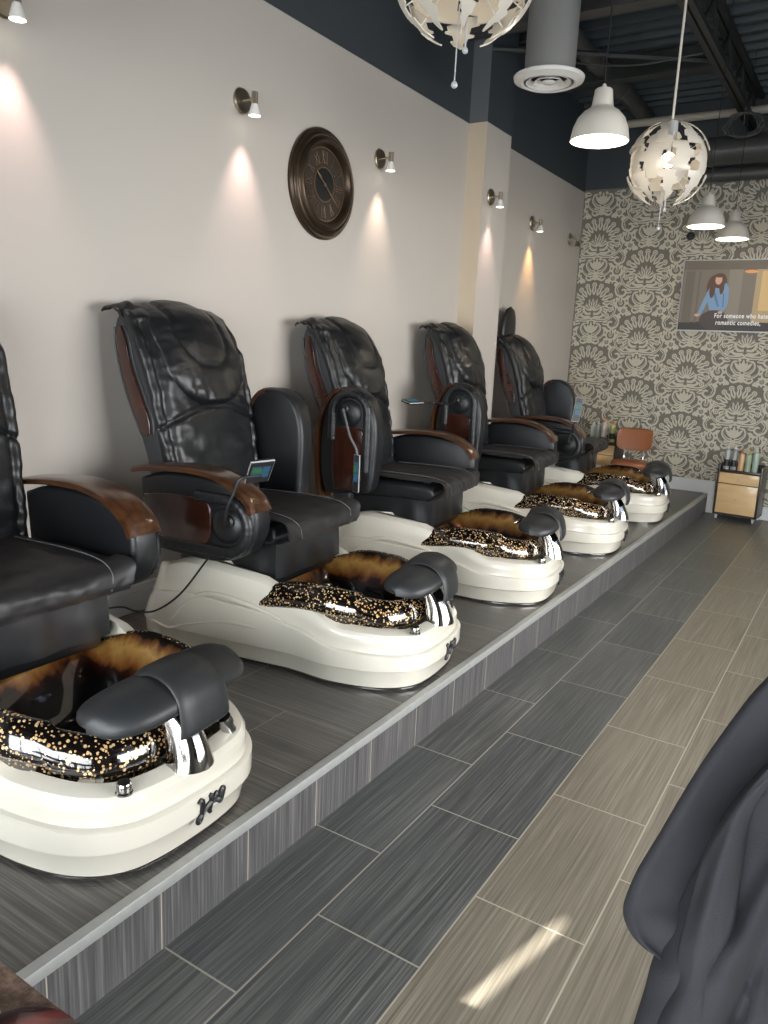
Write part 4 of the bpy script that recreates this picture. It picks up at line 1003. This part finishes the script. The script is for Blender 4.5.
# ------------------------------------------------------------------ television
def tv():
    t = thing('television', 'wide flat television on the patterned wall showing a captioned film scene', 'television', (-0.475, FY, 1.738))
    W_, H_ = 1.165, 0.657; y = -0.052
    m = MB(); m.box(0, W_, -0.05, -0.002, 0, H_, bev=0.006); m.build('tv_body', M['black_plastic'], t)
    m = MB(); 
    for (a, b, c, d) in ((0, 0.010, 0, H_), (W_-0.01, W_, 0, H_), (0, W_, H_-0.01, H_), (0, W_, 0, 0.012)): m.box(a, b, -0.054, -0.048, c, d)
    m.build('bezel', M['silver'], t, smooth=False)
    def e(name, col, st=0.80): return emit(name, col, st)
    cols = {'bg': (116, 106, 92), 'bg2': (132, 124, 108), 'top': (98, 88, 74), 'bot': (48, 44, 40), 'warm': (212, 176, 116), 'warm2': (176, 152, 112), 'orange': (238, 158, 84), 'hair': (84, 56, 40), 'skin': (206, 158, 130), 'shirt': (116, 148, 178), 'shirt2': (84, 114, 148), 'skirt': (66, 54, 48), 'door': (100, 92, 80), 'txt': (240, 240, 240)}
    mats = {k: e('film_'+k, v) for k, v in cols.items()}; names = list(cols)
    m = MB(); lay = [0.0]
    def poly(k, pts):
        m.cur = names.index(k); lay[0] += 0.00012; m.add([(a*W_, -0.0542-lay[0], b*H_) for a, b in pts], [tuple(range(len(pts)))])
    def ell(k, cx, cy, rx, ry): poly(k, [(cx+rx*math.cos(2*PI*i/24), cy+ry*math.sin(2*PI*i/24)) for i in range(24)])
    poly('bg', [(0.012, 0.02), (0.988, 0.02), (0.988, 0.985), (0.012, 0.985)])
    poly('top', [(0.012, 0.86), (0.988, 0.86), (0.988, 0.985), (0.012, 0.985)])
    poly('bot', [(0.012, 0.02), (0.988, 0.02), (0.988, 0.13), (0.3, 0.15), (0.012, 0.12)])
    poly('door', [(0.03, 0.12), (0.10, 0.12), (0.10, 0.84), (0.03, 0.84)]); poly('door', [(0.13, 0.12), (0.145, 0.12), (0.145, 0.84), (0.13, 0.84)])
    poly('bg2', [(0.36, 0.14), (0.46, 0.14), (0.46, 0.86), (0.36, 0.86)]); poly('warm2', [(0.56, 0.14), (0.988, 0.14), (0.988, 0.86), (0.56, 0.86)]); poly('warm', [(0.60, 0.3), (0.80, 0.3), (0.82, 0.84), (0.60, 0.84)])
    ell('orange', 0.52, 0.83, 0.05, 0.022)
    ell('skirt', 0.28, 0.16, 0.11, 0.14)
    ell('hair', 0.255, 0.62, 0.055, 0.17); ell('hair', 0.305, 0.66, 0.045, 0.15)
    poly('shirt', [(0.22, 0.60), (0.245, 0.62), (0.30, 0.60), (0.345, 0.68), (0.37, 0.60), (0.375, 0.40), (0.35, 0.28), (0.32, 0.30), (0.24, 0.30), (0.22, 0.42), (0.195, 0.30), (0.175, 0.22), (0.155, 0.26), (0.185, 0.44)])
    poly('shirt2', [(0.25, 0.56), (0.275, 0.54), (0.31, 0.36), (0.30, 0.34), (0.27, 0.46)]); poly('shirt2', [(0.33, 0.54), (0.34, 0.52), (0.345, 0.34), (0.335, 0.34)])
    ell('hair', 0.245, 0.58, 0.022, 0.11); ell('hair', 0.315, 0.62, 0.018, 0.10)
    ell('skin', 0.285, 0.72, 0.026, 0.065); ell('hair', 0.287, 0.782, 0.034, 0.03); ell('skin', 0.15, 0.23, 0.02, 0.02); ell('skin', 0.325, 0.27, 0.018, 0.02)
    m.build('screen', [mats[k] for k in names], t, smooth=False, recalc=False)
    for s_, px, pz in (('For someone who hates', 0.285, 0.195), ('romantic comedies,', 0.30, 0.10)):
        cu = bpy.data.curves.new('caption', 'FONT'); cu.body = s_; cu.size = 0.066; cu.offset = 0.0012; cu.space_character = 1.12
        tmp = bpy.data.objects.new('caption', cu); COL.objects.link(tmp); bpy.context.view_layer.update()
        me = bpy.data.meshes.new_from_object(tmp.evaluated_get(bpy.context.evaluated_depsgraph_get())); bpy.data.objects.remove(tmp)
        o = bpy.data.objects.new('caption', me); COL.objects.link(o); me.materials.clear(); me.materials.append(mats['txt']); o.parent = t
        o.location = (px*W_, -0.0585, pz*H_); o.rotation_euler = (R(90), 0, 0); o.scale = (0.66, 0.9, 1)
    # screen gloss
    return t
tv()
m = MB(); m.lathe([(0.04, 0.0), (0.04, 0.012), (0.028, 0.035), (0.0001, 0.04)], 24, Matrix.Translation((-0.455, FY-0.001, 2.62)) @ Matrix.Rotation(R(90), 4, 'X'))
tag(m.build('dome_camera', M['black_plastic']), 'small black dome on the patterned wall above the television corner', 'security camera')

# ------------------------------------------------------------------ supply carts, bottles
def bottle(x, y, z, h, r_, cols_, label, group):
    body, cap, lab = cols_
    t = thing('lotion_bottle', label, 'bottle', (x, y, z), random.uniform(-0.5, 0.5), group)
    m = MB(); m.lathe([(0.0001, 0), (r_*0.92, 0), (r_, 0.006), (r_, h*0.72), (r_*0.9, h*0.78), (r_*0.4, h*0.83), (r_*0.36, h*0.86), (0.0001, h*0.86)], 24); m.build('bottle_body', body, t)
    m = MB(); m.lathe([(r_*0.46, h*0.84), (r_*0.46, h*0.90), (r_*0.22, h*0.93), (r_*0.18, h*0.99), (0.0001, h)], 16); m.build('cap', cap, t)
    if lab:
        m = MB(); m.lathe([(r_*1.01, h*0.14), (r_*1.015, h*0.15), (r_*1.015, h*0.40), (r_*1.01, h*0.41)], 24); 
        m.f = [f for f in m.f if all(m.v[i][1] < r_*0.1 for i in f)]; m.mi = m.mi[:len(m.f)]; m.build('bottle_label', lab, t)
    return t
P_ = lambda n, c, r_=0.3: simple(n, c, r_, var=0.03)
bc = {'clear': P_('frosted_grey_bottle', (168, 172, 168)), 'grey': P_('grey_bottle', (150, 154, 154)), 'orange': P_('peach_bottle', (214, 176, 134)), 'green': P_('pale_green_bottle', (158, 176, 146)), 'mint': P_('mint_bottle', (170, 188, 176)), 'white': P_('white_bottle', (214, 214, 208)), 'lime': P_('yellow_green_bottle', (178, 186, 120)), 'pinkish': P_('off_white_bottle', (208, 196, 186))}
capw = P_('white_cap', (224, 222, 214)); capo = P_('orange_cap', (206, 120, 76)); capy = P_('yellow_cap', (210, 196, 90)); labk = P_('black_label', (30, 30, 32))
def cart(name, label, x, y, z, rz, W_, D_, H_, casters=True):
    t = thing(name, label, 'cart', (x, y, z), rz); zc = 0.045 if casters else 0.0
    m = MB(); 
    m.box(-W_/2, -W_/2+0.016, 0, D_, zc, H_+0.05, bev=0.002); m.box(W_/2-0.016, W_/2, 0, D_, zc, H_+0.05, bev=0.002)
    m.box(-W_/2, W_/2, 0.004, D_, zc, zc+0.018); m.box(-W_/2, W_/2, 0, D_, H_-0.02, H_, bev=0.002); m.box(-W_/2, W_/2, D_-0.012, D_, zc, H_+0.05)
    m.build('cart_frame', M['darkwood'], t, angle=30)
    for nm, z0, z1 in (('drawer', H_-0.125, H_-0.026), ('cupboard_door', zc+0.022, H_-0.131)):
        m = MB(); m.box(-W_/2+0.019, W_/2-0.019, -0.004, 0.014, z0, z1, bev=0.002); d = m.build(nm, M['maple'], t, angle=30)
        k = MB(); k.lathe([(0.004, 0), (0.004, 0.010), (0.009, 0.014), (0.008, 0.020), (0.0001, 0.021)], 16, Matrix.Translation((0, -0.003, (z0+z1)/2)) @ Matrix.Rotation(R(90), 4, 'X')); k.build('knob', M['nickel'], d)
    if casters:
        for sx in (-1, 1):
            for dy in (0.03, D_-0.03):
                m = MB(); cx = sx*(W_/2-0.03); m.lathe([(0.0001, -0.008), (0.016, -0.008), (0.02, -0.005), (0.02, 0.005), (0.016, 0.008), (0.0001, 0.008)], 20, Matrix.Translation((cx, dy, 0.0205)) @ Matrix.Rotation(R(90), 4, 'Y'))
                m.box(cx-0.012, cx+0.012, dy-0.01, dy+0.012, 0.030, 0.047); m.build('caster', M['trim'], t)
    return t
cart('supply_cart', 'maple-fronted supply cart on casters standing on the floor below the television', 0.300, 7.76, 0.0, R(-4), 0.385, 0.27, 0.475)
for i, (dx, k, cp, lb, h) in enumerate(((-0.13, 'clear', capw, labk, 0.19), (-0.068, 'grey', capw, labk, 0.19), (-0.004, 'orange', capo, None, 0.16), (0.054, 'green', capy, None, 0.165), (0.118, 'mint', capw, None, 0.185))):
    nm = ['clear grey bottle at the left end of the row on the cart below the television', 'grey bottle second from left on the cart below the television', 'peach-coloured bottle in the middle of the cart below the television', 'pale green bottle with yellow cap on the cart below the television', 'mint bottle at the right end of the row on the cart below the television'][i]
    bottle(0.300+dx*0.998, 7.80-dx*(-0.07)*-1, 0.4765, h*1.22, 0.0265, (bc[k], cp, lb), nm, 'bottles on the floor cart')
cart('supply_cabinet', 'small maple-fronted cabinet on the platform behind the farthest pedicure chair', -1.02, 7.72, H, R(0), 0.34, 0.27, 0.43, False)
for i, (dx, dy, k, cp, lb, h) in enumerate(((-0.125, 0.16, 'white', capw, None, 0.16), (-0.065, 0.12, 'clear', capw, None, 0.17), (0.01, 0.08, 'pinkish', capo, None, 0.20), (0.06, 0.16, 'white', capo, None, 0.18), (0.095, 0.08, 'lime', capo, labk, 0.19))):
    nm = ['white bottle at the far left of the cabinet top by the brown stool', 'greyish bottle second from the left on the cabinet by the brown stool', 'off-white bottle in the middle of the cabinet top by the brown stool', 'white bottle behind the yellow-green one on the platform cabinet', 'yellow-green bottle nearest the brown stool on the platform cabinet'][i]
    bottle(-1.02+dx, 7.72+dy, H+0.4315, h*1.15, 0.0285, (bc[k], cp, lb), nm, 'bottles on the platform cabinet')
# brown technician stool
def stool():
    t = thing('technician_stool', 'low brown leather technician stool with a backrest on the platform', 'stool', (-0.64, 7.50, H+0.0), R(8))
    br = leather('tan_leather', (150, 92, 58), 0.45, 0.08)
    m = MB(); rings = []
    for z, k in ((0.245, 0.80), (0.25, 0.96), (0.265, 1.0), (0.285, 1.0), (0.30, 0.95), (0.308, 0.75), (0.31, 0.02)):
        rings.append([Vector((0.175*k*spow(math.cos(2*PI*j/40), 0.6), -0.03+0.16*k*spow(math.sin(2*PI*j/40), 0.6), z)) for j in range(40)])
    m.rings(rings); m.build('seat', br, t, angle=60)
    m = MB(); rings = []
    for j, (y, k) in enumerate(((0.135, 0.85), (0.125, 0.97), (0.14, 1.0), (0.165, 1.0), (0.18, 0.95), (0.185, 0.8))):
        rings.append([Vector((0.175*k*spow(math.cos(2*PI*q/44), 0.42)*(1-0.10*(0.5-0.5*math.sin(2*PI*q/44))), y+0.035*(math.cos(2*PI*q/44)**2)*-1+0.02, 0.495+0.108*k*spow(math.sin(2*PI*q/44), 0.42))) for q in range(44)])
    m.rings(rings); m.build('backrest', br, t, angle=60)
    for sx in (-1, 1): m = MB(); m.tube(catmull([(sx*0.09, 0.02, 0.24), (sx*0.09, 0.15, 0.25), (sx*0.09, 0.19, 0.32), (sx*0.09, 0.185, 0.46)], 6), 0.009, 8); m.build('back_bracket', M['chrome'], t)
    m = MB(); m.tube([(0, 0, 0.06), (0, 0, 0.245)], 0.02, 16); m.lathe([(0.05, 0.235), (0.05, 0.247), (0.0001, 0.247)], 20); m.build('gas_post', M['chrome'], t)
    for k in range(5):
        a = 2*PI*k/5+0.3; m = MB(); m.tube([(0, 0, 0.075), (0.19*math.cos(a), 0.19*math.sin(a), 0.05)], [0.02, 0.012], 8); lg = m.build('leg', M['chrome'], t)
        m = MB(); m.sphere((0.19*math.cos(a), 0.19*math.sin(a), 0.025), 0.025, 12, (1, 1, 1)); m.build('caster', M['black_plastic'], lg)
stool()

# ------------------------------------------------------------------ foreground: side table and jacket
gran = NT('brown_granite'); g_ = gran.obj(); n1 = gran.noise(g_, 22, 5, 0.7)
gran.p('Base Color', gran.ramp(n1, [(0.3, srgb(46, 36, 32)), (0.5, srgb(92, 72, 62)), (0.7, srgb(142, 118, 102))])); gran.p('Roughness', 0.2)
t = thing('side_table', 'brown marbled side table top at the bottom left corner', 'table', (0.22, 0.36, 0))
m = MB(); pl_ = []
m.box(-0.36, 0.38, -0.30, 0.175, 0.522, 0.55, bev=0.006); m.build('table_top', gran.m, t)
for sx, sy in ((-0.16, -0.26), (0.34, -0.26), (-0.16, 0.14), (0.34, 0.14)):
    m = MB(); m.box(sx-0.018, sx+0.018, sy-0.018, sy+0.018, 0.0, 0.523, bev=0.003); m.build('leg', M['darkwood'], t, angle=30)
m = MB(); m.lathe([(0.0001, 0.0), (0.080, 0.0), (0.090, 0.006), (0.093, 0.02), (0.088, 0.032), (0.062, 0.042), (0.0001, 0.046)], 56, Matrix.Translation((0.498, 0.425, 0.551)))
tag(m.build('round_box', simple('oxblood_lacquer', (52, 20, 19), 0.25, coat=0.6, var=0.15)), 'dark red lacquered round box on the marbled side table', 'box')
m = MB(); c = [(0.275+0.045*math.cos(2*PI*k/40), 0.475+0.045*math.sin(2*PI*k/40), 0.5535) for k in range(41)]; m.tube(c, 0.003, 6, caps=False); m.tube([(0.305, 0.51, 0.5535), (0.39, 0.478, 0.5535)], 0.003, 6)
tag(m.build('wire_ring', simple('pale_green_wire', (190, 190, 150), 0.4)), 'thin pale ring lying on the marbled side table', 'ring')

def pix(px, py, d):   # a point at distance d (along the view axis) used once to read off real positions
    return CAM+(fw+rt*((px-384)/769.18)-up*((py-512)/769.18))*d
def jacket():
    jm = NT('dark_cotton'); v = jm.obj(); n = jm.noise(v, 6, 4); jm.p('Base Color', jm.mix(n, srgb(38, 38, 41), srgb(56, 56, 60))); jm.p('Roughness', 0.9); jm.p('Specular IOR Level', 0.2)
    jm.bump(jm.noise(v, 420, 2), 0.25, 0.002)
    t = thing('black_jacket', 'dark charcoal jacket draped over a chair back at the lower right corner', 'jacket', (1.25, 0.85, 0.0))
    off = Vector(t.location)
    def panel(name, left, right, depth, foldf, nu=40, nv=60, thick=0.006):
        L_ = catmull([(a, b, 0) for a, b in left], 8); R_ = catmull([(a, b, 0) for a, b in right], 8)
        def at(C_, s_):
            i = s_*(len(C_)-1); k = min(int(i), len(C_)-2); return C_[k].lerp(C_[k+1], i-k)
        g0, g1 = [], []
        for j in range(nv+1):
            s_ = j/nv; a, b = at(L_, s_), at(R_, s_); r0_, r1_ = [], []
            for i in range(nu+1):
                u = i/nu; q = a.lerp(b, u); d = depth(u, s_)+foldf(u, s_); r0_.append(pix(q.x, q.y, d)-off); r1_.append(pix(q.x, q.y, d+thick)-off)
            g0.append(r0_+list(reversed(r1_)))
        m = MB(); m.rings(g0); return m.build(name, jm.m, t, angle=80)
    rnd = lambda u: 0.035*(1-min(1, u/0.10))**2
    # rear panel with the rounded hem
    p1 = panel('back_panel', [(800, 640), (768, 676), (745, 702), (700, 765), (658, 835), (638, 868), (627, 893), (623, 908), (625, 922), (633, 937), (645, 949), (662, 960)], [(900, 640), (860, 700), (830, 760), (800, 840), (775, 900), (765, 920), (755, 935), (745, 950), (735, 962), (722, 975), (710, 985), (695, 995)],
          lambda u, s_: 0.98-0.06*s_, lambda u, s_: rnd(u)*0.5+0.012*math.sin(u*5+s_*2)+0.012*fold(u*3, s_*4, 1), thick=0.008)
    # front panel with lapel fold
    def ff(u, s_):
        d = rnd(u)*0.8+0.016*math.sin((u*2.2+s_*0.6)*5)+0.016*fold(u*4, s_*5, 3)+0.006*fold(u*10, s_*9, 7)
        cr = 0.36-0.10*s_; d += 0.045*math.exp(-((u-cr)/0.035)**2)*(0.2+0.8*s_ if s_ > 0.12 else 0.2)
        d += 0.012*math.sin(u*26+s_*7+3*fold(u*2, s_*2, 5))*(1 if u > 0.25 else u*4)+0.03*math.exp(-((s_-0.30-0.15*u)/0.03)**2)*(1 if u > 0.4 else 0)+0.02*math.exp(-((s_-0.55-0.05*u)/0.02)**2)*(1 if u > 0.42 else 0); return d
    panel('front_panel', [(790, 740), (762, 768), (725, 812), (700, 860), (678, 905), (655, 952), (644, 990), (630, 1035), (615, 1090)], [(980, 740), (980, 800), (980, 850), (980, 900), (980, 950), (980, 1000), (980, 1040), (980, 1060), (980, 1100)],
          lambda u, s_: 0.93-0.05*s_, ff, nu=70, nv=70)
    # folded-back lapel
    panel('lapel', [(795, 735), (770, 760), (728, 808), (705, 850), (692, 895), (680, 940), (672, 985), (655, 1030), (640, 1090)], [(810, 742), (794, 762), (768, 788), (751, 818), (744, 860), (738, 905), (731, 950), (724, 1010), (718, 1090)],
          lambda u, s_: 0.905-0.05*s_, lambda u, s_: 0.03*(2*u-1)**2+0.008*fold(u*3, s_*6, 9), nu=24, nv=60)
    m = MB()
jacket()
